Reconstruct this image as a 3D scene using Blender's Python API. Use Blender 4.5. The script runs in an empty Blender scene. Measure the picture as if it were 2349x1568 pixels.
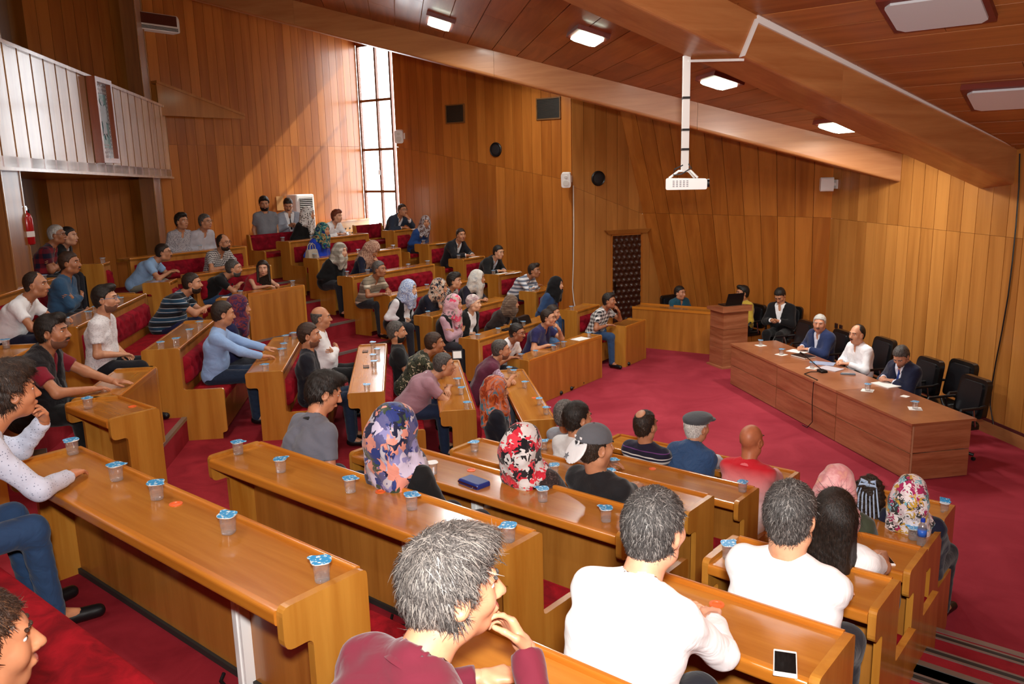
import bpy, bmesh, math, random
import numpy as np
from mathutils import Vector, Matrix
random.seed(7); RNG = np.random.default_rng(7)
SC = bpy.context.scene; COL = SC.collection
R_ = math.radians
# ------------------------------------------------------------------ camera
IW, IH, FPX, CAMH = 2349.0, 1568.0, 1900.0, 3.65
PITCH = math.atan(FPX / 9179.0); ROLL = R_(-1.41)
_fw = np.array([0, math.cos(PITCH), -math.sin(PITCH)]); _rt0 = np.array([1., 0, 0]); _up0 = np.cross(_rt0, _fw)
_rt = math.cos(ROLL) * _rt0 + math.sin(ROLL) * _up0; _up = -math.sin(ROLL) * _rt0 + math.cos(ROLL) * _up0
camd = bpy.data.cameras.new('camera'); cam = bpy.data.objects.new('camera', camd); COL.objects.link(cam)
camd.sensor_width = 36.0; camd.lens = FPX / IW * 36.0; camd.clip_start = 0.05; camd.clip_end = 200
cam.matrix_world = Matrix(((_rt[0], _up[0], -_fw[0], 0), (_rt[1], _up[1], -_fw[1], 0), (_rt[2], _up[2], -_fw[2], CAMH), (0, 0, 0, 1)))
SC.camera = cam
CAM = np.array([0, 0, CAMH])
def ray(px, py): return _fw * FPX + _rt * (px - IW / 2) + _up * (IH / 2 - py)
def at(px, py, z):                       # the point of the horizontal plane z seen at that place of the photograph
    d = ray(px, py); return CAM + d * ((z - CAMH) / d[2])
def onv(px, py, p0, az):                 # the same on a vertical plane through p0 with heading az (degrees)
    n = np.array([math.cos(R_(az + 90)), math.sin(R_(az + 90))]); d = ray(px, py)
    return CAM + d * ((np.array(p0[:2]) @ n) / (d[:2] @ n))
# ------------------------------------------------------------------ world, lights, exposure
w = bpy.data.worlds.new('sky'); SC.world = w; w.use_nodes = True
w.node_tree.nodes['Background'].inputs[0].default_value = (0.93, 0.97, 1.0, 1)
w.node_tree.nodes['Background'].inputs[1].default_value = 7.0
def light(name, kind, loc, rot, energy, color=(1, 1, 1), **kw):
    d = bpy.data.lights.new(name, kind); d.energy = energy; d.color = color
    for k, v in kw.items(): setattr(d, k, v)
    o = bpy.data.objects.new(name, d); COL.objects.link(o); o.location = loc; o.rotation_euler = rot; return o
_sd = Vector((-0.60, -0.62, -0.72))
light('sun', 'SUN', (-2, 24, 12), _sd.to_track_quat('-Z', 'Y').to_euler(), 9.0, (1.0, 0.93, 0.80), angle=R_(1.2))
# the photographer's flash, a small soft head just above the camera
_fd = Vector((0.35, 1.0, 0.32))
light('camera_flash', 'AREA', (0.05, -0.15, CAMH + 0.42), _fd.to_track_quat('-Z', 'Y').to_euler(), 330, (1.0, 0.97, 0.93), shape='DISK', size=0.28)
SC.view_settings.view_transform = 'Standard'; SC.view_settings.look = 'None'
SC.view_settings.exposure = 0.5; SC.view_settings.gamma = 1.0; SC.view_settings.use_curve_mapping = False
SC.cycles.use_denoising = True; SC.cycles.max_bounces = 6; SC.cycles.diffuse_bounces = 4; SC.cycles.glossy_bounces = 3
SC.cycles.transmission_bounces = 6; SC.cycles.transparent_max_bounces = 8; SC.cycles.sample_clamp_indirect = 6.0
SC.cycles.caustics_reflective = False; SC.cycles.caustics_refractive = False
# ------------------------------------------------------------------ helpers
def lin(c):
    if isinstance(c, str): c = tuple(int(c[i:i + 2], 16) for i in (0, 2, 4))
    return tuple((v / 255 / 12.92 if v / 255 <= .04045 else ((v / 255 + .055) / 1.055) ** 2.4) for v in c) + (1.0,)
def mesh(name, verts, faces, smooth=False):
    me = bpy.data.meshes.new(name); me.from_pydata([tuple(map(float, v)) for v in verts], [], [tuple(map(int, f)) for f in faces]); me.update()
    if smooth: me.polygons.foreach_set('use_smooth', [True] * len(me.polygons))
    return me
def obj(name, me, mat=None, parent=None, **props):
    o = bpy.data.objects.new(name, me); COL.objects.link(o)
    if mat is not None and me is not None:
        for m in (mat if isinstance(mat, (list, tuple)) else [mat]):
            me.materials.append(m)
    if parent is not None: o.parent = parent
    for k, v in props.items(): o[k] = v
    return o
def thing(name, label, cat, loc=(0, 0, 0), rz=0.0, group=None):
    o = bpy.data.objects.new(name, None); COL.objects.link(o); o.location = tuple(map(float, loc)); o.rotation_euler = (0, 0, rz)
    o.empty_display_size = 0.1; o['label'] = label; o['category'] = cat
    if group: o['group'] = group
    return o
def tag(o, label, cat, group=None):
    o['label'] = label; o['category'] = cat
    if group: o['group'] = group
    return o
def struct(o): o['kind'] = 'structure'; return o
class MB:                                  # collects shapes for ONE mesh object
    def __init__(s): s.v = []; s.f = []
    def add(s, v, f):
        n = len(s.v); s.v += [tuple(p) for p in v]; s.f += [tuple(i + n for i in q) for q in f]; return s
    def box(s, a, b):
        (x0, y0, z0), (x1, y1, z1) = a, b
        return s.add([(x0, y0, z0), (x1, y0, z0), (x1, y1, z0), (x0, y1, z0), (x0, y0, z1), (x1, y0, z1), (x1, y1, z1), (x0, y1, z1)],
                     [(0, 3, 2, 1), (4, 5, 6, 7), (0, 1, 5, 4), (1, 2, 6, 5), (2, 3, 7, 6), (3, 0, 4, 7)])
    def hexa(s, q):                        # eight corners: bottom four, top four
        return s.add(q, [(0, 3, 2, 1), (4, 5, 6, 7), (0, 1, 5, 4), (1, 2, 6, 5), (2, 3, 7, 6), (3, 0, 4, 7)])
    def prism(s, poly, x0, x1, axis=0):    # polygon of (y,z) pushed along x (axis 0), (x,z) along y (1), (x,y) along z (2)
        n = len(poly); mk = (lambda p, t: (t, p[0], p[1])) if axis == 0 else ((lambda p, t: (p[0], t, p[1])) if axis == 1 else (lambda p, t: (p[0], p[1], t)))
        v = [mk(p, x0) for p in poly] + [mk(p, x1) for p in poly]
        f = [tuple(range(n))[::-1], tuple(range(n, 2 * n))] + [(i, (i + 1) % n, n + (i + 1) % n, n + i) for i in range(n)]
        return s.add(v, f)
    def tube(s, pts, r, n=8, cap=True):
        pts = [Vector(p) for p in pts]; rr = r if isinstance(r, (list, tuple)) else [r] * len(pts); base = len(s.v); v = []; f = []
        up = Vector((0.12, 0.2, 1))
        for i, p in enumerate(pts):
            t = (pts[min(i + 1, len(pts) - 1)] - pts[max(i - 1, 0)]).normalized()
            a = t.cross(up); a = a.normalized() if a.length > 1e-4 else Vector((1, 0, 0)); b = t.cross(a)
            for k in range(n):
                an = 2 * math.pi * k / n; v.append(p + (a * math.cos(an) + b * math.sin(an)) * rr[i])
        for i in range(len(pts) - 1):
            for k in range(n): f.append((i * n + k, i * n + (k + 1) % n, (i + 1) * n + (k + 1) % n, (i + 1) * n + k))
        if cap: f.append(tuple(range(n))[::-1]); f.append(tuple(range((len(pts) - 1) * n, len(pts) * n)))
        return s.add(v, f)
    def lathe(s, prof, n=20, c=(0, 0, 0)):
        v = []; f = []
        for (r, z) in prof:
            for k in range(n): a = 2 * math.pi * k / n; v.append((c[0] + r * math.cos(a), c[1] + r * math.sin(a), c[2] + z))
        for i in range(len(prof) - 1):
            for k in range(n): f.append((i * n + k, i * n + (k + 1) % n, (i + 1) * n + (k + 1) % n, (i + 1) * n + k))
        f.append(tuple(range(n))[::-1]); f.append(tuple(range((len(prof) - 1) * n, len(prof) * n)))
        return s.add(v, f)
    def rbox(s, a, b, r=0.02, n=3):        # box with its vertical edges and top rounded
        (x0, y0, z0), (x1, y1, z1) = a, b; pl = rpoly([(x0, y0), (x1, y0), (x1, y1), (x0, y1)], r, n)
        m = len(pl); cx, cy = (x0 + x1) / 2, (y0 + y1) / 2; v = []; f = []
        rings = [(z0, 0), (z1 - r, 0)] + [(z1 - r + r * math.sin(t), r * (1 - math.cos(t))) for t in (math.pi / 6, math.pi / 3, math.pi / 2)]
        for z, ins in rings:
            for (x, y) in pl:
                dx, dy = x - cx, y - cy
                v.append((cx + math.copysign(max(abs(dx) - ins, 0), dx), cy + math.copysign(max(abs(dy) - ins, 0), dy), z))
        for i in range(len(rings) - 1):
            for k in range(m): f.append((i * m + k, i * m + (k + 1) % m, (i + 1) * m + (k + 1) % m, (i + 1) * m + k))
        f.append(tuple(range(m))[::-1]); f.append(tuple(range((len(rings) - 1) * m, len(rings) * m)))
        return s.add(v, f)
    def xf(s, M):
        s.v = [tuple(M @ Vector(p)) for p in s.v]; return s
    def build(s, name, mat, parent=None, smooth=False, **props):
        return obj(name, mesh(name, s.v, s.f, smooth), mat, parent, **props)
def rpoly(pts, r, n=4):                    # polygon with rounded corners; r is one radius or one for each corner
    out = []; m = len(pts); rr = r if isinstance(r, (list, tuple)) else [r] * m
    for i in range(m):
        p = Vector((pts[i][0], pts[i][1])); a = Vector(pts[i - 1][:2]) - p; b = Vector(pts[(i + 1) % m][:2]) - p
        q = min(rr[i], a.length * .49, b.length * .49)
        if q <= 1e-5: out.append((p.x, p.y)); continue
        p0 = p + a.normalized() * q; p1 = p + b.normalized() * q
        for k in range(n + 1):
            t = k / n; c = p0 * (1 - t) ** 2 + p * 2 * t * (1 - t) + p1 * t * t; out.append((c.x, c.y))
    return out
# ------------------------------------------------------------------ materials
def mat_new(name):
    m = bpy.data.materials.new(name); m.use_nodes = True; nt = m.node_tree; return m, nt, nt.nodes['Principled BSDF']
def plain(name, color, rough=.5, metal=0., spec=.5, coat=0., sheen=0., emit=None, es=0., trans=0., ior=1.45, bump=0., bscale=200):
    m, nt, b = mat_new(name); b.inputs['Base Color'].default_value = lin(color); b.inputs['Roughness'].default_value = rough
    b.inputs['Metallic'].default_value = metal; b.inputs['Specular IOR Level'].default_value = spec; b.inputs['Coat Weight'].default_value = coat
    b.inputs['Coat Roughness'].default_value = .08; b.inputs['Sheen Weight'].default_value = sheen; b.inputs['Transmission Weight'].default_value = trans; b.inputs['IOR'].default_value = ior
    if emit: b.inputs['Emission Color'].default_value = lin(emit); b.inputs['Emission Strength'].default_value = es
    if bump:
        tc = nt.nodes.new('ShaderNodeTexCoord'); nz = nt.nodes.new('ShaderNodeTexNoise'); nz.inputs['Scale'].default_value = bscale; bp = nt.nodes.new('ShaderNodeBump'); bp.inputs['Strength'].default_value = bump; bp.inputs['Distance'].default_value = .01
        nt.links.new(tc.outputs['Object'], nz.inputs['Vector']); nt.links.new(nz.outputs['Fac'], bp.inputs['Height']); nt.links.new(bp.outputs['Normal'], b.inputs['Normal'])
    return m
def N(nt, kind, **kw):
    n = nt.nodes.new('ShaderNode' + kind)
    for k, v in kw.items():
        if k in n.inputs: n.inputs[k].default_value = v
        else: setattr(n, k, v)
    return n
def ramp(nt, stops, interp='LINEAR'):
    r = nt.nodes.new('ShaderNodeValToRGB'); cr = r.color_ramp; cr.interpolation = interp
    while len(cr.elements) < len(stops): cr.elements.new(0.5)
    for e, (p, c) in zip(cr.elements, stops): e.position = p; e.color = lin(c)
    return r
def wood(name, dark, light_, axis='z', rough=.32, coat=.25, grain=1.0, vary=.22, fine=.5):
    m, nt, b = mat_new(name); L = nt.links.new
    tc = N(nt, 'TexCoord'); oi = N(nt, 'ObjectInfo'); ad = N(nt, 'VectorMath', operation='ADD'); sc = N(nt, 'VectorMath', operation='SCALE'); sc.inputs['Scale'].default_value = 37.0
    cmb = N(nt, 'CombineXYZ'); L(oi.outputs['Random'], cmb.inputs[0]); L(oi.outputs['Random'], cmb.inputs[1]); L(oi.outputs['Random'], cmb.inputs[2])
    L(cmb.outputs[0], sc.inputs[0]); L(tc.outputs['Object'], ad.inputs[0]); L(sc.outputs[0], ad.inputs[1])
    mp = N(nt, 'Mapping'); a, c_ = 7.0 * grain, 0.55 * grain
    mp.inputs['Scale'].default_value = {'x': (c_, a, a), 'y': (a, c_, a), 'z': (a, a, c_), 'xy': (c_, c_, a)}[axis]; L(ad.outputs[0], mp.inputs['Vector'])
    n1 = N(nt, 'TexNoise', Scale=1.0, Detail=3.0, Roughness=.55, Distortion=.6); L(mp.outputs[0], n1.inputs['Vector'])
    n2 = N(nt, 'TexNoise', Scale=9.0, Detail=2.0, Roughness=.6); L(mp.outputs[0], n2.inputs['Vector'])
    mx = N(nt, 'Math', operation='MULTIPLY_ADD'); mx.inputs[1].default_value = .35 * fine; L(n2.outputs['Fac'], mx.inputs[0])
    ms = N(nt, 'Math', operation='MULTIPLY_ADD'); ms.inputs[1].default_value = 1.0; ms.inputs[2].default_value = -.17 * fine; L(n1.outputs['Fac'], ms.inputs[0]); L(ms.outputs[0], mx.inputs[2])
    mr = N(nt, 'Math', operation='MULTIPLY_ADD'); mr.inputs[1].default_value = vary; L(oi.outputs['Random'], mr.inputs[0]); sb = N(nt, 'Math', operation='SUBTRACT'); sb.inputs[1].default_value = vary / 2; L(mx.outputs[0], sb.inputs[0]); L(sb.outputs[0], mr.inputs[2])
    rp = ramp(nt, [(.25, dark), (.75, light_)]); L(mr.outputs[0], rp.inputs[0]); L(rp.outputs[0], b.inputs['Base Color'])
    b.inputs['Roughness'].default_value = rough; b.inputs['Coat Weight'].default_value = coat; b.inputs['Coat Roughness'].default_value = .12
    bp = N(nt, 'Bump', Strength=.06, Distance=.004); L(n2.outputs['Fac'], bp.inputs['Height']); L(bp.outputs[0], b.inputs['Normal'])
    return m
def velvet(name, dark, light_, scale=5.0, sheen=.5, bump=.25):
    m, nt, b = mat_new(name); L = nt.links.new; tc = N(nt, 'TexCoord')
    n1 = N(nt, 'TexNoise', Scale=scale, Detail=4.0, Roughness=.6, Distortion=.8); L(tc.outputs['Object'], n1.inputs['Vector'])
    n2 = N(nt, 'TexNoise', Scale=320.0, Detail=1.0); L(tc.outputs['Object'], n2.inputs['Vector'])
    rp = ramp(nt, [(.3, dark), (.7, light_)]); L(n1.outputs['Fac'], rp.inputs[0]); L(rp.outputs[0], b.inputs['Base Color'])
    b.inputs['Roughness'].default_value = .9; b.inputs['Specular IOR Level'].default_value = .15; b.inputs['Sheen Weight'].default_value = sheen; b.inputs['Sheen Roughness'].default_value = .4; b.inputs['Sheen Tint'].default_value = lin(light_)
    bp = N(nt, 'Bump', Strength=bump, Distance=.006); L(n2.outputs['Fac'], bp.inputs['Height']); L(bp.outputs[0], b.inputs['Normal'])
    return m
M = {}
M['wall'] = wood('wall_veneer', '96531B', 'B9712D', 'z', .34, .2, grain=.8, vary=.4, fine=.35)
M['wall_gap'] = plain('wall_gap', '8A5430', .7)
M['wall_front'] = wood('front_wall_veneer', 'A0652B', 'C0823F', 'z', .36, .18, grain=.8, vary=.35, fine=.35)
M['front_gap'] = plain('front_gap', 'D9A070', .6)
M['ceil'] = wood('ceiling_board', '8A4A20', 'B4703A', 'x', .42, .12, vary=.3)
M['ceil_gap'] = plain('ceiling_gap', 'D8935A', .6)
M['beam'] = wood('beam_veneer', 'A8683A', 'C68A55', 'x', .38, .2, vary=.12)
M['desk'] = wood('desk_veneer', '9A5A1C', 'C08034', 'x', .2, .55, vary=.12)
M['desk_end'] = wood('desk_end_veneer', 'A0601A', 'C48A38', 'z', .3, .35, vary=.12)
M['desk_edge'] = wood('desk_edge', 'A85E18', 'C8802C', 'x', .25, .5, vary=.1)
M['desk_panel'] = wood('desk_panel', '94571C', 'B97A33', 'z', .35, .25, vary=.12)
M['red'] = velvet('red_velvet', '5A0612', '9A1226', 6.0, .35)
M['redseat'] = velvet('red_seat_velvet', '63060F', 'A0121F', 7.0, .3)
M['carpet'] = velvet('red_carpet', '8A2634', 'A63846', 1.2, .2, .35)
M['carpet_t'] = velvet('tier_carpet', '7A1620', '98252F', 3.0, .2, .35)
M['table'] = wood('table_laminate', '84492C', 'B07452', 'xy', .3, .3, grain=1.6, vary=.1, fine=1.0)
M['table_d'] = plain('table_joint', 'B98A6A', .5)
M['black'] = plain('black_plastic', '101012', .4)
M['leather'] = plain('black_leather', '0E0D0D', .28, coat=.2)
M['steel'] = plain('steel', 'B8BABC', .25, metal=1.0)
M['alu'] = plain('aluminium_strip', 'A9A6A2', .35, metal=.8)
M['dkrub'] = plain('dark_strip', '2A2826', .6)
M['white'] = plain('white_plastic', 'F0F0EE', .35)
M['offwhite'] = plain('off_white', 'DEDDD6', .4)
M['paper'] = plain('paper', 'F2F0EC', .7)
M['ring'] = plain('orange_ring', 'E0622A', .4)
M['dark'] = plain('dark_gap', '140E0A', .8)
# ================================================================== THE ROOM
def D(a): return np.array([math.cos(R_(a)), math.sin(R_(a))])
SEC = {'A': (D(50), D(140)), 'B': (D(7.5), D(97.5)), 'C': (D(-35.5), D(54.5))}     # (towards the front, along the row)
SECROT = {'A': R_(50 - 90), 'B': R_(7.5 - 90), 'C': R_(-35.5 - 90)}
FRONT = {'A': [7.47, 6.23, 5.26, 4.20, 3.10, 1.95, .80, -.3], 'B': [1.72, .75, -.25, -1.33, -2.43, -3.5, -4.6, -5.62],
         'C': [-7.02, -7.88, -8.92, -9.92, -10.9, -11.98, -13.05, -14.0]}
RISE = .268
def sp(sec, off, al): n, t = SEC[sec]; return n * off + t * al
def isect(s1, o1, s2, o2): return np.linalg.solve(np.array([SEC[s1][0], SEC[s2][0]]), np.array([o1, o2]))
# --- floor and tiers
fl = struct(MB().box((-11, -5, -.2), (8.5, 24, 0)).build('floor', M['carpet']))
def poly_k(oa, ob, oc):
    return [sp('A', oa, -6.), isect('A', oa, 'B', ob), isect('B', ob, 'C', oc), sp('C', oc, 15.4)]
OUT = poly_k(-4.0, -6.3, -15.6)
for k in range(1, 7):
    inn = poly_k(*(FRONT[s][k] for s in 'ABC')); outp = poly_k(*(FRONT[s][k + 1] for s in 'ABC')) if k < 6 else OUT
    z = RISE * k; mb = MB()
    for i in range(3):
        a, b, c, d = inn[i], inn[i + 1], outp[i + 1], outp[i]
        mb.hexa([(*a, z - RISE - .02), (*b, z - RISE - .02), (*c, z - RISE - .02), (*d, z - RISE - .02), (*a, z), (*b, z), (*c, z), (*d, z)])
    t = struct(mb.build('floor_tier', M['carpet_t'], fl))
    for i in range(3):
        a, b = Vector((*inn[i], 0)), Vector((*inn[i + 1], 0)); dr = (b - a).normalized(); nn = Vector((-dr.y, dr.x, 0))
        s = 'ABC'[i]; nv = Vector((*SEC[s][0], 0)); e = .004
        q = lambda p, o, zz: tuple(p + nv * o + Vector((0, 0, zz)))
        m2 = MB().hexa([q(a, -.05, z - .002), q(b, -.05, z - .002), q(b, e, z - .002), q(a, e, z - .002), q(a, -.05, z + .006), q(b, -.05, z + .006), q(b, e, z + .006), q(a, e, z + .006)])
        m2.hexa([q(a, -.002, z - .03), q(b, -.002, z - .03), q(b, e, z - .03), q(a, e, z - .03), q(a, -.002, z), q(b, -.002, z), q(b, e, z), q(a, e, z)])
        m2.build('step_nosing', M['alu'], t)
# steps of the aisle on the right
st = struct(obj('floor_steps', mesh('floor_steps', [], []), None, fl))
NOS = [6.15, 5.45, 4.66, 3.88, 3.1, 2.3, 1.5]
for i in range(1, 6):
    al1 = [0, 1.13, 1.02, .92, .82, .74][i]; z = RISE * (i + 1); o1, o0 = NOS[i], NOS[i + 1]
    c = [sp('A', o0, -4.5), sp('A', o1, -4.5), sp('A', o1, al1), sp('A', o0, al1)]
    MB().hexa([(*p, 0) for p in c] + [(*p, z) for p in c]).build('step', M['carpet_t'], st)
for i in range(0, 6):
    z = RISE * (i + 1); o1 = NOS[i]; al1 = [1.45, 1.13, 1.02, .92, .82, .74][i]
    for (u0, u1, mt, h) in ((-.015, .004, 'alu', .006), (-.055, -.015, 'dkrub', .005), (-.075, -.055, 'alu', .006)):
        c = [sp('A', o1 + u0, -4.5), sp('A', o1 + u1, -4.5), sp('A', o1 + u1, al1), sp('A', o1 + u0, al1)]
        MB().hexa([(*p, z - (.03 if u1 > 0 else .001)) for p in c] + [(*p, z + h) for p in c]).build('step_nosing', M[mt], st)
# --- ceiling planes
CS = .311; CK = {'A': 12.35, 'B': 7.83, 'C': -3.04}
def zsec(s, p): return 3.74 + CS * (CK[s] - SEC[s][0] @ np.array(p[:2]))
def zceil(p): return max(zsec(s, p) for s in 'ABC')
# --- walls made of boards
def board_wall(name, p0, p1, zb, zt, width, mat, gapmat, seam=None, gap=.007, th=.02, normal=1, back=True, skip=None):
    p0, p1 = np.array(p0, float), np.array(p1, float); L = np.linalg.norm(p1 - p0); d = (p1 - p0) / L
    rz = math.atan2(d[1], d[0])
    pt = lambda s: p0 + d * s
    ZB = zb if callable(zb) else (lambda s: zb)
    bk = _backing(L, ZB, zt, normal, skip); root = obj(name, mesh(name, bk.v, bk.f), gapmat)
    root.location = (*p0, 0); root.rotation_euler = (0, 0, rz); struct(root)
    n = max(1, round(L / width)); w_ = L / n; y0, y1 = (0.0, th) if normal > 0 else (-th, 0.0)
    for i in range(n):
        a, b = i * w_ + gap / 2, (i + 1) * w_ - gap / 2; cuts = [(ZB(a), ZB(b))]
        if seam: cuts += [(seam(a), seam(b))]
        cuts += [(zt(a), zt(b))]
        for j in range(len(cuts) - 1):
            (za0, za1), (zb0, zb1) = cuts[j], cuts[j + 1]
            if j: za0 += .004; za1 += .004
            if zb0 - za0 < .02 and zb1 - za1 < .02: continue
            zb0 = max(zb0, za0 + .002); zb1 = max(zb1, za1 + .002)
            holes = [(za0, za1, zb0, zb1)]
            if skip:
                sa, sb, sz0, sz1 = skip
                if b > sa and a < sb:
                    holes = []
                    if sz0 > max(za0, za1): holes.append((za0, za1, min(zb0, sz0), min(zb1, sz0)))
                    if sz1 < min(zb0, zb1): holes.append((max(za0, sz1), max(za1, sz1), zb0, zb1))
            for (q0, q1, q2, q3) in holes:
                MB().hexa([(a, y0, q0), (b, y0, q1), (b, y1, q1), (a, y1, q0), (a, y0, q2), (b, y0, q3), (b, y1, q3), (a, y1, q2)]).build('plank', mat, root)
    return root
def _backing(L, ZB, zt, normal, skip):
    m = MB(); n = 24; ys = (-.06, -.002) if normal > 0 else (.002, .06)
    for i in range(n):
        a, b = L * i / n, L * (i + 1) / n; segs = [((ZB(a), ZB(b)), (zt(a), zt(b)))]
        if skip and b > skip[0] + .02 and a < skip[1] - .02: segs = [((ZB(a), ZB(b)), (skip[2], skip[2])), ((skip[3], skip[3]), (zt(a), zt(b)))]
        for (l, h) in segs:
            if h[0] - l[0] > .01: m.hexa([(a, ys[0], l[0]), (b, ys[0], l[1]), (b, ys[1], l[1]), (a, ys[1], l[0]), (a, ys[0], h[0]), (b, ys[0], h[1]), (b, ys[1], h[1]), (a, ys[1], h[0])])
    return m
def zt_for(p0, p1, lift=.12):
    p0, p1 = np.array(p0, float), np.array(p1, float); d = (p1 - p0) / np.linalg.norm(p1 - p0); return lambda s: zceil(p0 + d * s) + lift
W2A = 15.35; W1O = -15.5
cornK = sp('C', W1O, W2A); W2R = sp('C', -9.28, W2A)
W1L = isect('C', W1O, 'B', -6.22)
# back wall on the far left, boards, radiator niche and floor air conditioner stand before it
board_wall('wall_back', W1L, cornK, RISE * 6 - .1, zt_for(W1L, cornK), .225, M['wall'], M['wall_gap'], seam=lambda s: 4.32, normal=-1)
# far side wall with the window at its left end
WIN0, WIN1, WINZ0, WINZ1 = .06, 1.15, 2.23, 6.75
d2 = (W2R - cornK) / np.linalg.norm(W2R - cornK); LW2 = np.linalg.norm(W2R - cornK)
w2 = board_wall('wall_far', cornK, W2R, 0., zt_for(cornK, W2R), .245, M['wall'], M['wall_gap'], seam=lambda s: 4.50 - (4.50 - 3.40) * s / LW2, normal=-1, skip=(0.0, WIN1, WINZ0, WINZ1))
# wall with the padded door
W3E = W2R + D(20) * 2.39
zb3 = lambda s: (2.39 - s) / (2.39 - 1.11) * 4.85
w3 = board_wall('wall_door', W2R, W3E, 0., lambda s: max(.03, min(zceil(W2R + D(20) * s) + .12, zb3(s))), .255, M['wall_front'], M['wall_gap'], seam=lambda s: 3.28 - .38 * s, normal=-1)
# leaning wall between the door wall and the front wall
cornF = np.array([5.90, 15.26]); topL = W2R + D(20) * 1.11
def p4(u, z):
    zc = 4.85; b = W3E * (1 - u) + cornF * u; t = topL * (1 - u) + cornF * u; q = b + (t - b) * (z / zc); return np.array([q[0], q[1], z])
_o4 = np.array([.05, .08])
w4 = struct(obj('wall_leaning', mesh('wall_leaning', [(*(p4(u, z)[:2] + _o4), z) for (u, z) in ((0, 0), (1, 0), (1, 5.9), (0, 5.9))], [(0, 1, 2, 3)]), M['wall_gap']))
n4 = 12
for i in range(n4):
    u0, u1 = i / n4 + .0012, (i + 1) / n4 - .0012; off = np.array([.028, .034, 0])
    for z0, z1 in ((0, 2.66), (2.664, 5.8)):
        q = [p4(u0, z0), p4(u1, z0), p4(u1, z0) + off, p4(u0, z0) + off, p4(u0, z1), p4(u1, z1), p4(u1, z1) + off, p4(u0, z1) + off]
        MB().hexa([tuple(v) for v in q]).build('plank', M['wall'], w4)
# front wall behind the head table
fdir = D(97); FW1 = cornF - fdir * 13.0
wf = board_wall('wall_front', cornF, FW1, 0., lambda s: zceil(cornF - fdir * s) + .12, .305, M['wall_front'], M['front_gap'], seam=lambda s: 2.65, gap=.011, normal=-1)
bb = MB()
dq = -fdir; nq = np.array([-dq[1], dq[0]]) * -1
bq = lambda s, o, z: (*(cornF + dq * s + nq * o), z)
bb.hexa([bq(0, .02, 0), bq(13, .02, 0), bq(13, .045, 0), bq(0, .045, 0), bq(0, .02, .16), bq(13, .02, .16), bq(13, .045, .16), bq(0, .045, .16)])
bo = struct(bb.build('baseboard_front', wood('baseboard_veneer', '8A5530', 'AE7648', 'y', .35)))
b2 = MB(); b2.hexa([bq(0, .02, .162), bq(13, .02, .162), bq(13, .035, .162), bq(0, .035, .162), bq(0, .02, .20), bq(13, .02, .20), bq(13, .035, .20), bq(0, .035, .20)]); b2.build('top_strip', plain('dark_red_strip', '4A1414', .6), bo)
# walls on the camera's own side of the hall, out of the picture
NWA = -1.55
n0, n1_, n2_ = sp('A', -2.9, NWA), sp('A', 12.6, NWA), FW1
board_wall('wall_near', sp('A', -2.9, NWA), sp('A', 12.3, NWA), 0., zt_for(sp('A', -2.9, NWA), sp('A', 12.3, NWA)), 1.2, M['wall'], M['wall_gap'], normal=1)
WRc = isect('A', -2.9, 'B', -6.22)
board_wall('wall_rear', WRc, sp('A', -2.9, NWA), 0., zt_for(WRc, sp('A', -2.9, NWA)), 1.2, M['wall'], M['wall_gap'], normal=1)
# --- window
wr = obj('window_1', mesh('window_1', [], [])); struct(wr); wr.location = (*cornK, 0); wr.rotation_euler = (0, 0, math.atan2(d2[1], d2[0]))
wm = wood('window_frame_wood', '5A3018', '86502A', 'z', .45, .1); a0, a1 = 0.03, WIN1
MB().box((a0, 0, WINZ0), (a0 + .05, .07, WINZ1)).box((a1 - .05, 0, WINZ0), (a1, .07, WINZ1)).box((a0, 0, WINZ0), (a1, .07, WINZ0 + .05)).box((a0, 0, WINZ1 - .05), (a1, .07, WINZ1)).build('window_frame', wm, wr)
zz = [WINZ0 + .05, 3.21, 4.24, 5.42, WINZ1 - .05]; MB().box((.62, .0, WINZ0), (.67, .07, WINZ1)).build('mullion', wm, wr)
for z in zz[1:-1]: MB().box((a0 + .05, .0, z - .03), (a1 - .05, .07, z + .03)).build('transom', wm, wr)
gm, nt, b = mat_new('window_glass'); b.inputs['Roughness'].default_value = .02; tr = N(nt, 'BsdfTransparent'); gl = N(nt, 'BsdfGlossy', Roughness=.02); mx = N(nt, 'MixShader'); mx.inputs[0].default_value = .06
nt.links.new(tr.outputs[0], mx.inputs[1]); nt.links.new(gl.outputs[0], mx.inputs[2]); nt.links.new(mx.outputs[0], nt.nodes['Material Output'].inputs[0])
for i in range(4):
    for (x0, x1) in ((a0 + .05, .62), (.67, a1 - .05)):
        MB().box((x0, .03, zz[i] + .03), (x1, .036, zz[i + 1] - .03)).build('pane', gm, wr)
MB().box((.61, -.03, 3.62), (.65, 0, 3.74)).build('window_handle', M['white'], wr)
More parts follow.
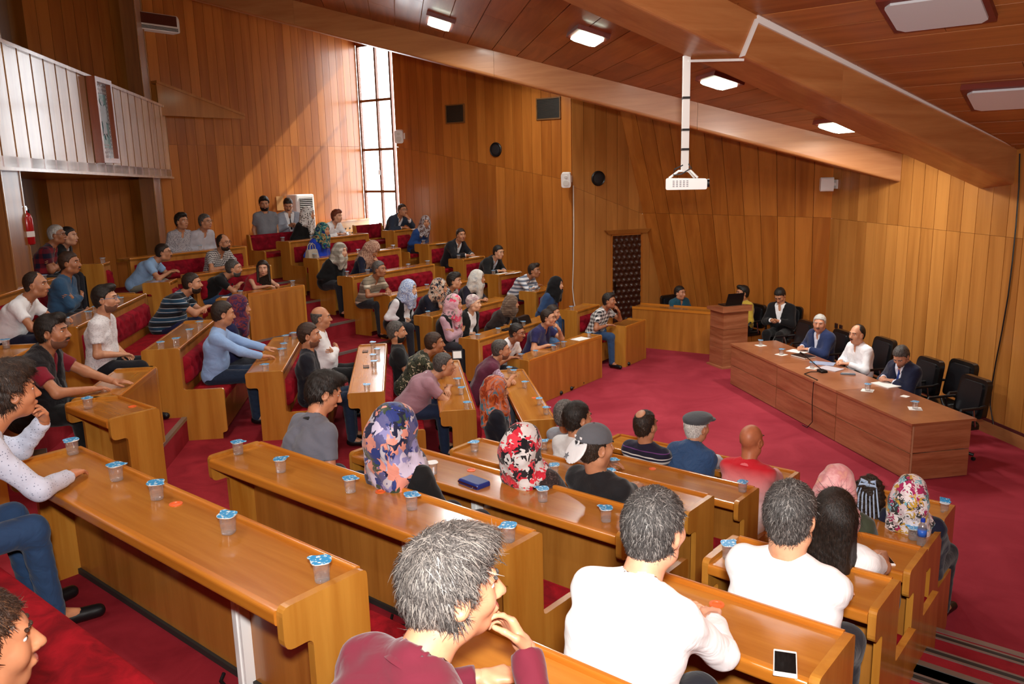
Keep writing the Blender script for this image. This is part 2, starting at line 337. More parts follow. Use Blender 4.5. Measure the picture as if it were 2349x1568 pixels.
# --- ceiling boards
def clipline(s, off, al_lo, al_hi):       # extent of a board along its row inside its own sector
    n, t = SEC[s]; lo, hi = al_lo, al_hi
    for o in 'ABC':
        if o == s: continue
        # zsec(s) >= zsec(o)
        g = lambda al: (CK[s] - off) - (CK[o] - SEC[o][0] @ (n * off + t * al))
        g0, g1 = g(0.), g(1.); k = g1 - g0
        if abs(k) < 1e-9: continue
        r = -g0 / k
        if k > 0: lo = max(lo, r)
        else: hi = min(hi, r)
    return lo, hi
def ceiling(name, s, off_hi, off_lo, width, alo, ahi, split, gapmat, mat):
    n, t = SEC[s]; root = struct(obj(name, mesh(name, [], []))); bm_ = MB(); k = int((off_hi - off_lo) / width)
    for i in range(k):
        o1, o0 = off_hi - i * width, off_hi - (i + 1) * width
        l1, h1 = clipline(s, o1, alo, ahi); l0, h0 = clipline(s, o0, alo, ahi)
        if h1 - l1 < .05 and h0 - l0 < .05: continue
        h1 = max(h1, l1 + .01); h0 = max(h0, l0 + .01)
        Z = lambda p, dz=0.: (*p, zsec(s, p) + dz)
        q = [sp(s, o1, l1), sp(s, o1, h1), sp(s, o0, h0), sp(s, o0, l0)]
        bm_.hexa([Z(p, .022) for p in q] + [Z(p, .06) for p in q])
        cuts = [None]
        L0 = max(l1, l0); H0 = min(h1, h0); c = L0 + ((i * 1.37) % split) ; marks = []
        while c < H0 - .3:
            if c > L0 + .3: marks.append(c)
            c += split
        ends = [(l1, l0)] + [(m_, m_) for m_ in marks] + [(h1, h0)]
        for (e0, e1) in zip(ends[:-1], ends[1:]):
            g = .006; a_ = [sp(s, o1 - g, e0[0] + g / 2), sp(s, o1 - g, e1[0] - g / 2), sp(s, o0 + g, e1[1] - g / 2), sp(s, o0 + g, e0[1] + g / 2)]
            # local frame: x along the board
            base = np.array([*a_[0], zsec(s, a_[0])]); rz = math.atan2(t[1], t[0])
            Mi = (Matrix.Translation(Vector(base)) @ Matrix.Rotation(rz, 4, 'Z')).inverted()
            v = [Mi @ Vector(Z(p)) for p in a_] + [Mi @ Vector(Z(p, .02)) for p in a_]
            o = MB().hexa([tuple(x) for x in v]).build('board', mat, root); o.location = tuple(base); o.rotation_euler = (0, 0, rz)
    bk = bm_.build('ceiling_backing', gapmat, root); return root
ceiling('ceiling', 'B', 8.5, -6.3, .40, 4., 19., 3.1, M['ceil_gap'], M['ceil'])
ceiling('ceiling_near', 'A', 13.3, -3.1, .40, -2.2, 12., 3.6, M['ceil_gap'], M['ceil'])
ceiling('ceiling_far', 'C', -2.3, -15.9, .40, 7., 16.2, 3.0, M['ceil_gap'], M['ceil'])
# --- beams along the folds of the ceiling
def beam(name, e_near, e_far, az, length, segs, zb, zt_):
    root = struct(obj(name, mesh(name, [], []))); d = D(az); slope = CS * math.cos(R_(21.4))
    base = np.array([*e_near, 0.]); root.location = tuple(base); root.rotation_euler = (0, 0, R_(az + 180))
    # local x runs outwards (away from the front wall), the wall cuts the two faces at different x
    wv = np.array(e_far) - np.array(e_near); x_far = wv @ (-d); y_far = wv @ np.array([d[1], -d[0]])
    cuts = [0.] + segs + [length]
    for i in range(len(cuts) - 1):
        xa, xb = cuts[i] + (.004 if i else 0), cuts[i + 1]
        xaf = xa + (x_far if i == 0 else 0); zz_ = lambda x: slope * x
        r = .05
        prof = rpoly([(0, zb), (y_far, zb), (y_far, zt_), (0, zt_)], [r, r, 0, 0], 4)
        v = [(xa + (xaf - xa) * (y / y_far), y, z + zz_(xa + (xaf - xa) * (y / y_far))) for (y, z) in prof] + [(xb, y, z + zz_(xb)) for (y, z) in prof]
        n = len(prof); f = [tuple(range(n))[::-1], tuple(range(n, 2 * n))] + [(k, (k + 1) % n, n + (k + 1) % n, n + k) for k in range(n)]
        MB().add(v, f).build('beam_segment', M['beam'], root)
    return root
E2n, E2f = onv(2070, 418, (6.42, 11.1), 97)[:2], onv(2020, 418, (6.42, 11.1), 97)[:2]
E1n, E1f = onv(2329, 422, (6.42, 11.1), 97)[:2], onv(2250, 424, (6.42, 11.1), 97)[:2]
beam('trim_1', E2n, E2f, -13.9, 13.6, [3.15, 6.55, 10.2], 3.31, 3.90)
beam('trim_2', E1n, E1f, 28.7, 13.0, [3.30, 6.7, 10.1], 3.31, 3.90)
# --- balcony at the back left
def quad_boards(name, bl, br, tl, tr, n, mat, gapmat, th=.03, nrm=(1, 0)):
    root = struct(obj(name, mesh(name, [], []))); bl, br, tl, tr = (np.array(v, float) for v in (bl, br, tl, tr)); nv = np.array([*nrm, 0.])
    MB().hexa([tuple(v - nv * .02) for v in (bl, br)] + [tuple(v - nv * .1) for v in (br, bl)] + [tuple(v - nv * .02) for v in (tl, tr)] + [tuple(v - nv * .1) for v in (tr, tl)]).build('backing', gapmat, root)
    for i in range(n):
        u0, u1 = i / n + .0015, (i + 1) / n - .0015
        a, b, c, d = bl + (br - bl) * u0, bl + (br - bl) * u1, tl + (tr - tl) * u1, tl + (tr - tl) * u0
        MB().hexa([tuple(a), tuple(b), tuple(b - nv * .025), tuple(a - nv * .025), tuple(d), tuple(c), tuple(c - nv * .025), tuple(d - nv * .025)]).build('plank', mat, root)
    return root
PB = SEC['B'][0]
pz = lambda px, py: onv(px, py, sp('B', -4.5, 0), 97.5)
pc = pz(422, 262); pn = onv(-260, 60, sp('B', -4.5, 0), 97.5)
PC = pc[:2]; PN = sp('B', -4.5, 5.5)
zb0, zb1, zt0, zt1 = 3.93, 3.66, 5.42, 4.97
M['parapet'] = wood('parapet_veneer', '8E5E33', 'B5834F', 'z', .26, .5, vary=.25)
par = quad_boards('wall_balcony', (*PN, zb0), (*PC, zb1), (*PN, zt0), (*PC, zt1), 36, M['parapet'], M['wall_gap'], nrm=PB)
dpar = (PC - PN) / np.linalg.norm(PC - PN)
def alongpar(s0, s1, o0, o1, dz0, dz1, bottom):
    L = np.linalg.norm(PC - PN); q = []
    for (s, o, dz) in ((s0, o0, dz0), (s1, o0, dz0), (s1, o1, dz0), (s0, o1, dz0), (s0, o0, dz1), (s1, o0, dz1), (s1, o1, dz1), (s0, o1, dz1)):
        z = (zb0 + (zb1 - zb0) * s / L) if bottom else (zt0 + (zt1 - zt0) * s / L); q.append((*(PN + dpar * s + PB * o), z + dz))
    return q
LP = np.linalg.norm(PC - PN)
MB().hexa(alongpar(0, LP, -.14, .035, 0, .045, False)).build('parapet_rail', M['parapet'], par)
MB().hexa(alongpar(0, LP, -.12, .03, -.04, 0, True)).build('bottom_rail', M['parapet'], par)
RW = sp('C', W1O, 11.25)                       # where the return of the parapet meets the back wall
nret = np.array([(RW - PC)[1], -(RW - PC)[0]]); nret = nret / np.linalg.norm(nret)
ret = quad_boards('wall_balcony_return', (*PC, zb1), (*RW, zb1 + .03), (*PC, zt1), (*RW, zt1 + .02), 4, wood('return_veneer', '86501C', 'A86C28', 'z', .4, .15), M['wall_gap'], nrm=nret)
MB().hexa([(*(PC + nret * .03), zt1), (*(RW + nret * .03), zt1 + .02), (*(RW - nret * .12), zt1 + .02), (*(PC - nret * .12), zt1), (*(PC + nret * .03), zt1 + .04), (*(RW + nret * .03), zt1 + .06), (*(RW - nret * .12), zt1 + .06), (*(PC - nret * .12), zt1 + .04)]).build('parapet_rail', M['wall'], ret)
# balcony floor and the sloping side rail on the back wall
bfl = struct(MB().hexa([(*PN, zb0 - .02), (*PC, zb1 - .0), (*(sp('B', -6.25, 17.5)), zb1), (*sp('B', -6.25, 5.5), zb0 - .02), (*PN, zb0 + .12), (*PC, zb1 + .14), (*sp('B', -6.25, 17.5), zb1 + .14), (*sp('B', -6.25, 5.5), zb0 + .12)]).build('balcony_floor', M['wall']))
sl = MB(); A_ = onv(548, 268, W1L, 54.5); B_ = onv(345, 192, W1L, 54.5); nn = np.array([*SEC['C'][0], 0])
sl.hexa([tuple(A_ + nn * .02), tuple(A_ + nn * .22), tuple(B_ + nn * .22), tuple(B_ + nn * .02)] + [tuple(v + np.array([0, 0, .05])) for v in (A_ + nn * .02, A_ + nn * .22, B_ + nn * .22, B_ + nn * .02)])
sl.hexa([tuple(A_ * [1, 1, 0] + nn * .17 + [0, 0, zt1 - .1]), tuple(A_ * [1, 1, 0] + nn * .2 + [0, 0, zt1 - .1]), tuple(B_ * [1, 1, 0] + nn * .2 + [0, 0, zt1 - .1]), tuple(B_ * [1, 1, 0] + nn * .17 + [0, 0, zt1 - .1]), tuple(A_ + nn * .17), tuple(A_ + nn * .2), tuple(B_ + nn * .2), tuple(B_ + nn * .17)])
struct(sl.build('trim_3', M['wall_front']))
# wall under and above the balcony, two square pillars
W0a, W0b = WRc, W1L
board_wall('wall_under_balcony', W0a, W0b, RISE * 6 - .1, lambda s: 9.2, .62, wood('olive_veneer', '6E4412', '8C5C1C', 'z', .45, .1, vary=.5), M['wall_gap'], normal=-1)
def pillar(name, c, w_, d_, z0, z1):
    root = struct(obj(name, mesh(name, [], []))); root.location = (*c, 0); root.rotation_euler = (0, 0, R_(7.5))
    for (a, b) in (((d_ / 2 - .02, -w_ / 2, z0), (d_ / 2, w_ / 2, z1)), ((-d_ / 2, -w_ / 2, z0), (d_ / 2 - .021, -w_ / 2 + .02, z1)), ((-d_ / 2, w_ / 2 - .02, z0), (d_ / 2 - .021, w_ / 2, z1))):
        MB().box(a, b).build('panel', M['beam_v'], root)
    for sgn in (-1, 1): MB().box((d_ / 2 - .001, sgn * w_ / 2 - .012, z0), (d_ / 2 + .012, sgn * w_ / 2 + .012, z1)).build('edge_strip', M['parapet'], root)
M['beam_v'] = wood('pillar_veneer', '6E3F1E', '96602F', 'z', .3, .3)
p1c = onv(366, 480, sp('B', -4.64, 0), 97.5)[:2] - PB * .13; pillar('trim_4', p1c, .46, .26, RISE * 6, 8.3)
p0c = onv(30, 450, sp('B', -4.64, 0), 97.5)[:2] - PB * .13; pillar('trim_5', p0c, .50, .26, RISE * 6, 8.3)
# ================================================================== DESK BENCHES
DZ = .755
def tuft(x0, x1, z0, z1, y0, dep, nx_step=.20):
    L = x1 - x0; nx = max(6, int(L / .035)); nz = 9; nb = max(1, round(L / nx_step)); v = []; f = []
    for j in range(nz + 1):
        for i in range(nx + 1):
            u, q = i / nx, j / nz; x, z = x0 + L * u, z0 + (z1 - z0) * q
            e = min(1, min(u, 1 - u) * L / .05) ** .5 * min(1, min(q, 1 - q) * (z1 - z0) / .05) ** .5
            b = 0
            for row, zc in ((0, .32), (1, .68)):
                xx = u * nb + (.5 if row else 0); dx = (xx - round(xx)) * L / nb; dz_ = (q - zc) * (z1 - z0); b += math.exp(-(dx * dx + dz_ * dz_) / .0011)
            v.append((x, y0 + dep * e * (1 - .55 * min(b, 1)), z))
    for j in range(nz):
        for i in range(nx): a = j * (nx + 1) + i; f.append((a, a + nx + 1, a + nx + 2, a + 1))
    return v, f
PROTO = {}
def end_profile(seat, desk):
    if not desk:
        return rpoly([(-.10, .90), (-.02, .90), (.03, .585), (.43, .585), (.43, 0), (-.06, 0)], [.02, .03, .03, .03, 0, 0])
    p = [(-.40, .775), (-.40, .60), (-.275, .60), (-.275, 0), (0, 0)]; r = [.035, .045, .03, 0, 0]
    if seat: p += [(0, -RISE), (.37, -RISE), (.37, -.20), (.425, -.185), (.425, .305), (0, .305)]; r += [0, 0, .01, .03, .035, .03]
    p += [(0, .775)]; r += [.03]
    return rpoly(p, r)
UNITS = {}
def unit(key, sec, row, a0, a1, label, ends=(1, 1), grommets=(), duct=None, desk=True, seat=True, frontpanel=None, strip=False):
    n, t = SEC[sec]; off = FRONT[sec][row - 1]; L = a1 - a0; c = sp(sec, off, (a0 + a1) / 2)
    z = RISE * (row - 1) if desk else RISE * (row - 2)
    root = thing('desk_bench' if desk else 'bench', label, 'desk' if desk else 'bench', (*c, z), SECROT[sec])
    UNITS[key] = dict(sec=sec, row=row, off=off, a0=a0, a1=a1, z=z + DZ, root=root)
    seat = seat and row > 1; h = L / 2
    for e, sg in zip(ends, (1, -1)):         # local x points towards smaller along values
        if not e: continue
        x0, x1 = (h - .038, h) if sg > 0 else (-h, -h + .038)
        MB().prism(end_profile(seat, desk), x0, x1).build('end_panel', M['desk_end'], root)
    xi0, xi1 = -h + (.039 if ends[1] else 0), h - (.039 if ends[0] else 0)
    if desk:
        MB().box((xi0, -.375, DZ - .035), (xi1, -.002, DZ)).build('desktop', M['desk'], root)
        MB().prism(rpoly([(-.41, DZ - .06), (-.376, DZ - .06), (-.376, DZ + .002), (-.41, DZ + .002)], [.02, .0, .0, .018], 5), xi0, xi1).build('edge_moulding', M['desk_edge'], root)
        MB().prism(rpoly([(-.03, DZ), (-.002, DZ), (-.002, DZ + .022), (-.03, DZ + .022)], [0, 0, .01, .012]), xi0, xi1).build('front_lip', M['desk_edge'], root)
        MB().box((xi0, -.10, 0.005), (xi1, -.075, DZ - .036)).build('front_panel', M['desk_panel'], root)
        if not seat: MB().box((xi0, -.03, 0.005), (xi1, -.003, DZ - .001)).build('outer_panel', M['desk_panel'], root)
        if strip: MB().box((xi0, -.118, .003), (xi1, -.101, .035)).build('base_strip', M['dkrub'], root)
        for g in grommets:
            x = (a0 + a1) / 2 - g[0]; MB().lathe([(.032, 0), (.032, .004), (.02, .005), (.018, .001)], 18, (x, g[1], DZ)).build('cable_grommet', M['ring'], root, label='orange plastic cable ring in the desktop')
        if duct is not None:
            x = (a0 + a1) / 2 - duct; MB().box((x - .035, -.15, .0), (x + .035, -.101, DZ - .06)).box((x - .012, -.158, .0), (x + .012, -.15, DZ - .06)).build('cable_duct', M['white'], root, label='white cable duct')
            MB().tube([(x - .01, -.17, .01), (x - .06, -.2, .012), (x - .12, -.19, .012), (x - .14, -.16, .03)], .009).build('cable', M['black'], root)
    if seat and desk:
        MB().box((xi0, -.03, .20), (xi1, -.002, DZ - .001)).build('back_panel', M['desk_panel'], root)
        v, f = tuft(xi0 + .07, xi1 - .07, .345, .655, -.002, .075); MB().add(v, f).build('back_cushion', M['red'], root, smooth=True)
        MB().box((xi0, 0.001, -.19), (xi1, .395, .17)).build('seat_box', M['desk_panel'], root)
        MB().rbox((xi0 + .005, .005, .171), (xi1 - .005, .42, .245), .03).build('seat_cushion', M['redseat'], root, smooth=False)
    if not desk:
        MB().box((xi0, -.05, .48), (xi1, -.02, .86)).build('back_panel', M['desk_panel'], root)
        v, f = tuft(xi0 + .01, xi1 - .01, .56, .885, -.02, .05); MB().add(v, f).box((xi0 + .01, -.05, .86), (xi1 - .01, .0, .885)).build('back_cushion', M['red'], root, smooth=True)
        MB().box((xi0, 0.001, .01), (xi1, .395, .45)).build('seat_box', M['desk_panel'], root)
        MB().rbox((xi0 + .005, .0, .451), (xi1 - .005, .43, .525), .03).build('seat_cushion', M['redseat'], root)
    return root
def mit(row, s1, s2, want):                 # along value of the fold between two sections
    p = isect(s1, FRONT[s1][row - 1], s2, FRONT[s2][row - 1]); return float(SEC[want][1] @ p)
# section A, near the camera
unit('AL1', 'A', 1, 2.72, 4.75, 'long front-row desk before the bald man in the red shirt', (1, 1))
unit('AL2', 'A', 2, 2.60, 4.78, 'long desk bench behind the flat-capped man and the bald man in red', (1, 1), grommets=[(3.55, -.1)])
unit('AL3', 'A', 3, 2.53, 4.81, 'long desk bench before the man in the reversed cap', (1, 1), strip=True)
unit('AL4', 'A', 4, 2.40, 4.84, 'long desk bench with the blue wallet on its top', (1, 1), grommets=[(3.85, -.1)], duct=3.78, strip=True)
unit('AL5', 'A', 5, 2.43, 4.93, 'long desk bench behind the woman in the floral headscarf', (1, 1), grommets=[(3.55, -.1)], duct=3.30, strip=True)
unit('AL6', 'A', 6, 2.42, 5.02, 'long desk bench nearest the camera that the boy in the pale shirt leans on', (1, 1), grommets=[(3.72, -.1)], duct=3.18, strip=True)
unit('AL7', 'A', 7, 2.72, 5.3, 'red velvet bench in the lower left corner', (0, 1), desk=False)
unit('AR1', 'A', 1, 1.38, 2.20, 'short front-row desk on the right before the curly-haired girl')
unit('AR2', 'A', 2, 1.22, 2.08, 'short desk bench on the right with the water bottle', grommets=[(1.72, -.1)])
unit('AR3', 'A', 3, 1.10, 1.98, 'short desk bench on the right before the woman with long black hair')
unit('AR4', 'A', 4, .99, 1.89, 'short desk bench on the right under the arms of the man in the white polo')
unit('AR5', 'A', 5, .88, 1.90, 'short desk bench at the lower right with the white phone', grommets=[(1.42, -.1)])
unit('AR6', 'A', 6, .76, 1.86, 'short desk bench before the grey-haired man at the bottom edge')
unit('AR7', 'A', 7, .70, 1.9, 'red velvet bench under the grey-haired man at the bottom edge', (1, 1), desk=False)
unit('N5', 'A', 5, 6.33, 7.14, 'small desk at the left between the vest man and the red steps', grommets=[(6.62, -.08)], seat=False)
unit('N6', 'A', 6, 6.35, 7.5, 'small desk bench at the left edge behind the boy with the rolled paper', seat=False)
# section B, the middle
unit('B0', 'B', 1, 9.21, 11.80, 'front-row desk before the woman in the orange headscarf', (1, 1), grommets=[(10.25, -.1)])
unit('B1', 'B', 2, 8.90, 11.45, 'desk bench before the man in the dusty pink polo')
unit('B2', 'B', 3, 8.91, 11.57, 'desk bench whose top mirrors the bright window')
unit('B3', 'B', 4, 9.00, 11.00, 'desk bench under the hand of the man in the light blue shirt')
unit('B4', 'B', 5, 9.19, 11.05, 'desk bench before the man in the striped polo')
unit('B5', 'B', 6, 9.34, 11.92, 'desk bench before the man in the steel blue shirt and moustache')
unit('B6', 'B', 7, 8.30, 11.90, 'desk bench at the left edge before the man in the turquoise polo')
unit('B7', 'B', 8, 8.6, 14.6, 'long back-row bench under the balcony', desk=False)
unit('N1', 'B', 5, 7.22, 8.34, 'desk end at the left under the forearm of the man in the black vest', seat=False)
unit('N2', 'B', 6, 6.9, 8.45, 'desk at the left edge with one glass behind the man in the black vest', seat=False)
m5, m6, m7 = mit(5, 'B', 'C', 'B'), mit(6, 'B', 'C', 'B'), mit(7, 'B', 'C', 'B')
unit('Mc', 'B', 5, 13.0, m5 - .02, 'angled desk bench before the grey-bearded man in the black polo', (1, 0), seat=False)
unit('Mb', 'B', 6, 13.1, m6 - .25, 'angled desk bench under the forearms of the man in the pale blue shirt', (1, 0))
unit('Ma', 'B', 7, 13.62, m7 - .25, 'angled back desk bench with one glass beside the square pillar', (1, 0))
# section C, the far side
n5, n6, n7 = mit(5, 'B', 'C', 'C'), mit(6, 'B', 'C', 'C'), mit(7, 'B', 'C', 'C')
unit('Md', 'C', 5, n5 + .02, 9.30, 'desk with a plain wooden front before the girl in red', (0, 1), seat=False)
unit('Me', 'C', 6, n6 + .25, 9.50, 'desk bench behind the girl in red', (0, 1))
unit('Mf', 'C', 7, n7 + .25, 9.82, 'desk bench before the man in the grey-white shirt against the back wall', (0, 1))
unit('Mg', 'C', 8, 8.95, 9.9, 'back bench under the man in the patterned shirt', (0, 1), desk=False)
_L = ['with a broad wooden front before the man in glasses and white polo', 'before the woman in the pink headscarf', 'before the woman in the white and blue headscarf', 'under the hand of the man in the brown striped polo', 'before the woman in black with the pale chequered headscarf', 'with a beige handbag on its top', 'before the woman in the polka-dot headscarf']
for i, (a, b) in enumerate([(10.26, 12.58), (10.13, 12.45), (10.23, 12.50), (10.32, 12.55), (10.40, 12.67), (10.57, 12.87), (10.82, 13.02)]): unit('L%d' % (i + 1), 'C', i + 1, a, b, ('far-side desk bench ' if i else 'far front desk ') + _L[i])
unit('L8', 'C', 8, 10.62, 13.1, 'red-backed bench before the two standing men', desk=False)
_Rl = ['front desk near the padded door before the man in the plaid shirt', 'desk bench by the side wall before the woman in the black headscarf', 'side-wall desk bench under the arms of the man in the striped sweater', 'side-wall desk bench with papers before the leaning man in a dark suit', 'desk bench by the side wall with an open notebook', 'desk bench by the side wall before the woman in the blue sweater', 'desk bench by the window before the man covering his mouth']
for i, (a, b) in enumerate([(13.47, 14.33), (13.16, 14.05), (13.34, 14.25), (13.48, 14.3), (13.58, 14.35), (13.73, 14.4), (13.81, 14.45)]): unit('R%d' % (i + 1), 'C', i + 1, a, b, _Rl[i])
unit('R8', 'C', 8, 13.55, 14.45, 'short red-backed bench under the window', desk=False)
def on_unit(key, px, py, dz=0.): u = UNITS[key]; p = at(px, py, u['z'] + dz); return p
# ================================================================== FURNITURE AND FITTINGS
# head table
TF0 = np.array([3.70, 13.66]); TF1 = np.array([4.56, 9.07]); TD = (TF1 - TF0) / np.linalg.norm(TF1 - TF0); TL = np.linalg.norm(TF1 - TF0)
TH = .705; TDEP = .82
tb = thing('head_table', 'long reddish-brown panelled table of the council at the front wall', 'table', (*TF0, 0), math.atan2(TD[1], TD[0]))
# local x runs towards the camera, local y towards the wall
cuts = [0.0]
for px, py in ((1783, 834), (1917.6, 895)):
    p = at(px, py, TH); cuts.append(float((p[:2] - TF0) @ TD))
cuts.append(float(TL))
for i in range(3):
    a, b = cuts[i] + .003, cuts[i + 1] - .003
    MB().box((a - (.02 if i == 0 else 0), -.02, TH - .03), (b + (.02 if i == 2 else 0), TDEP, TH)).build('table_top', M['table'], tb)
    MB().box((a, 0.012, 0.01), (b, .03, TH - .031)).build('joint', M['table_d'], tb)
    for (z0, z1) in ((.012, .335), (.347, TH - .034)):
        MB().box((a + .004, -.002, z0), (b - .004, .011, z1)).build('front_panel', M['table'], tb)
for x in (0.0, TL - .022):
    for (z0, z1) in ((.012, .335), (.347, TH - .034)): MB().box((x, .032, z0), (x + .022, TDEP - .05, z1)).build('end_panel', M['table'], tb)
def on_table(px, py, dz=0.): return at(px, py, TH + dz)
# lectern
ln = at(1657, 845, 0)[:2]; ll = at(1628, 834, 0)[:2]; ldx = (ll - ln) / np.linalg.norm(ll - ln)
LW_, LD_ = .52, .44; rz = math.atan2(ldx[1], ldx[0])
le = thing('lectern', 'square reddish-brown lectern with flared top and laptop beside the head table', 'lectern', (*ln, 0), rz)
sgn = -1       # the other side runs to the right of the left face
y0, y1 = (-LW_, 0)
for (z0, z1) in ((.03, .36), (.364, .72), (.724, 1.04)): MB().box((0, y0, z0), (LD_, y1, z1)).build('body_panel', M['table'], le)
MB().box((-.06, y0 - .05, 0), (LD_ + .02, y1 + .05, .03)).build('plinth', M['table'], le)
MB().box((-.045, y0 - .05, 1.041), (LD_ + .045, y1 + .05, 1.085)).build('collar', M['table'], le)
MB().hexa([(-.045, y0 - .05, 1.086), (LD_ + .045, y0 - .05, 1.086), (LD_ + .045, y1 + .05, 1.086), (-.045, y1 + .05, 1.086), (-.045, y0 - .05, 1.15), (LD_ + .045, y0 - .05, 1.10), (LD_ + .045, y1 + .05, 1.10), (-.045, y1 + .05, 1.15)]).build('reading_top', M['table'], le)
# laptop on the lectern
lp = thing('laptop', 'open black laptop on the lectern', 'laptop', tuple(np.array([*ln, 0]) + np.array([*(ldx * .2), 0]) + np.array([*(np.array([ldx[1], -ldx[0]]) * .26), 1.132])), rz)
MB().box((-.12, -.17, 0), (.13, .17, .018)).build('keyboard_base', M['black'], lp)
MB().hexa([(-.12, -.17, .02), (-.10, -.17, .02), (-.10, .17, .02), (-.12, .17, .02), (-.20, -.17, .24), (-.188, -.17, .24), (-.188, .17, .24), (-.20, .17, .24)]).build('screen', M['black'], lp)
# low counter by the door
CR, CL = np.array([3.93, 15.93]), np.array([2.50, 16.87]); cd = (CR - CL) / np.linalg.norm(CR - CL); cl_ = np.linalg.norm(CR - CL)
co = thing('counter', 'low wooden counter before the man in the teal shirt', 'counter', (*CL, 0), math.atan2(cd[1], cd[0]))
MB().box((0, .0, 0), (cl_, .025, .80)).build('front_panel', M['desk_panel'], co)
MB().box((0, .0, .80), (cl_, .42, .835)).build('counter_top', M['desk'], co)
MB().box((0, -.012, .80), (cl_, .0, .85)).box((0, .42, .80), (cl_, .44, .86)).build('edge_moulding', M['desk_edge'], co)
for x in (0.0, cl_ - .03): MB().box((x, .026, 0), (x + .03, .42, .799)).build('end_panel', M['desk_end'], co)
# office chairs
def chair(label, c, face, kind='leather', h=.0, group=None):
    t = thing('office_chair', label, 'chair', (*c, 0), R_(face - 90), group)
    mt = M['leather']
    MB().rbox((-.24, -.22, .40), (.24, .25, .50), .05).build('seat', mt, t)
    prof = rpoly([(-.25, .52), (.25, .52), (.235, 1.0 + h), (-.235, 1.0 + h)], [.06, .06, .09, .09], 5)
    m = MB().prism(prof, -.27, -.20, axis=1); m.v = [(x, y - (z - .5) * .16, z) for (x, y, z) in m.v]; m.build('backrest', mt, t)
    m = MB().prism(rpoly([(-.19, .56), (.19, .56), (.18, .95 + h), (-.18, .95 + h)], .06, 5), -.20, -.175, axis=1); m.v = [(x, y - (z - .5) * .16, z) for (x, y, z) in m.v]; m.build('back_pad', plain('leather_pad', '17161A', .35), t)
    for s in (-1, 1):
        MB().tube([(s * .26, -.24, .70), (s * .29, -.12, .69), (s * .29, .12, .685), (s * .275, .16, .62), (s * .25, .1, .46)], .018).build('armrest', M['black'], t)
        MB().tube([(s * .29, -.05, .68), (s * .255, -.12, .45)], .012).build('arm_bracket', M['steel'], t)
    MB().tube([(0, 0, .40), (0, 0, .12)], .03).build('gas_column', M['black'], t)
    for k in range(5):
        a = 2 * math.pi * k / 5; l = MB().tube([(0, 0, .12), (.28 * math.cos(a), .28 * math.sin(a), .075)], [.03, .018]).build('leg', M['black'], t)
        MB().lathe([(.008, 0), (.026, .012), (.026, .04), (.008, .05)], 8, (.28 * math.cos(a), .28 * math.sin(a), 0.0)).build('caster', M['black'], l)
    return t
TFACE = math.degrees(math.atan2(TD[1], TD[0])) - 90      # head-table sitters look this way
TN = -np.array([D(TFACE)[0], D(TFACE)[1]])               # from the front edge towards the wall
def tseat(px, py, zz=.70, back=TDEP + .38):              # place behind the table, at the line of sight of a pixel
    p0 = TF0 + TN * back; return onv(px, py, p0, math.degrees(math.atan2(TD[1], TD[0])))[:2]
CH = {}
CH['t0'] = tseat(1812, 770, back=TDEP + .30); CH['t1'] = tseat(1893, 790); CH['t2'] = tseat(1985, 815); CH['t3'] = tseat(2088, 860); CH['t4'] = tseat(2163, 860, back=TDEP + .62); CH['t5'] = tseat(2188, 905, back=TDEP + .22)
chair('empty black leather chair at the lectern end of the head table', CH['t0'], TFACE)
chair('black leather chair under the man in the navy suit and open collar', CH['t1'], TFACE)
chair('tall black leather chair under the man in the white shirt at the head table', CH['t2'], TFACE, h=.08)
chair('black leather chair under the man reading papers at the head table', CH['t3'], TFACE)
chair('empty black leather chair close to the front wall behind the reading man', CH['t4'], TFACE, h=.02)
chair('empty black leather chair at the end of the head table nearest the camera', CH['t5'], TFACE)
CH['teal'] = np.array([3.50, 17.05]); CH['yel'] = np.array([4.56, 15.92]); CH['suit'] = np.array([5.12, 15.32])
chair('black office chair under the man in the teal shirt', CH['teal'], -62)
chair('black office chair under the man in the yellow shirt', CH['yel'], 205, h=-.03)
chair('black office chair under the man in the black suit by the corner', CH['suit'], 228)
# padded door
dl, dr = onv(1403, 600, W2R, 20), onv(1467, 600, W2R, 20); dw = np.linalg.norm(dr[:2] - dl[:2]); dt = onv(1435, 539, W2R, 20)[2]
do = struct(obj('door_1', mesh('door_1', [], []))); do.location = (*dl[:2], 0); do.rotation_euler = (0, 0, R_(20))
do['label'] = 'padded brown leather door'
pad = plain('brown_leather', '3A1E14', .28, coat=.25)
nx, nz = 40, 120; v = []; f = []
for j in range(nz + 1):
    for i in range(nx + 1):
        x, z = dw * i / nx, .02 + (dt - .02) * j / nz; u, q = x / .125, z / .125
        best = min(((u - (a + .5 * (b_ % 2))) ** 2 + ((q - b_)) ** 2) for b_ in (math.floor(q), math.floor(q) + 1) for a in (math.floor(u - .5 * (b_ % 2)), math.floor(u - .5 * (b_ % 2)) + 1))
        v.append((x, -.03 - .035 * min(1, math.sqrt(best) / .6), z))
for j in range(nz):
    for i in range(nx): a = j * (nx + 1) + i; f.append((a, a + 1, a + nx + 2, a + nx + 1))
MB().add(v, f).build('door_leaf', pad, do, smooth=True)
MB().box((dw, -.05, 0), (dw + .05, -.02, dt + .03)).box((-.03, -.05, 0), (0, -.02, dt + .03)).box((-.03, -.05, dt), (dw + .05, -.02, dt + .04)).build('door_frame', M['wall'], do)
MB().hexa([(-.12, -.10, dt + .04), (dw + .14, -.10, dt + .04), (dw + .14, -.02, dt + .04), (-.12, -.02, dt + .04), (-.2, -.14, dt + .13), (dw + .2, -.14, dt + .13), (dw + .2, -.02, dt + .13), (-.2, -.02, dt + .13)]).build('door_canopy', M['wall_front'], do)
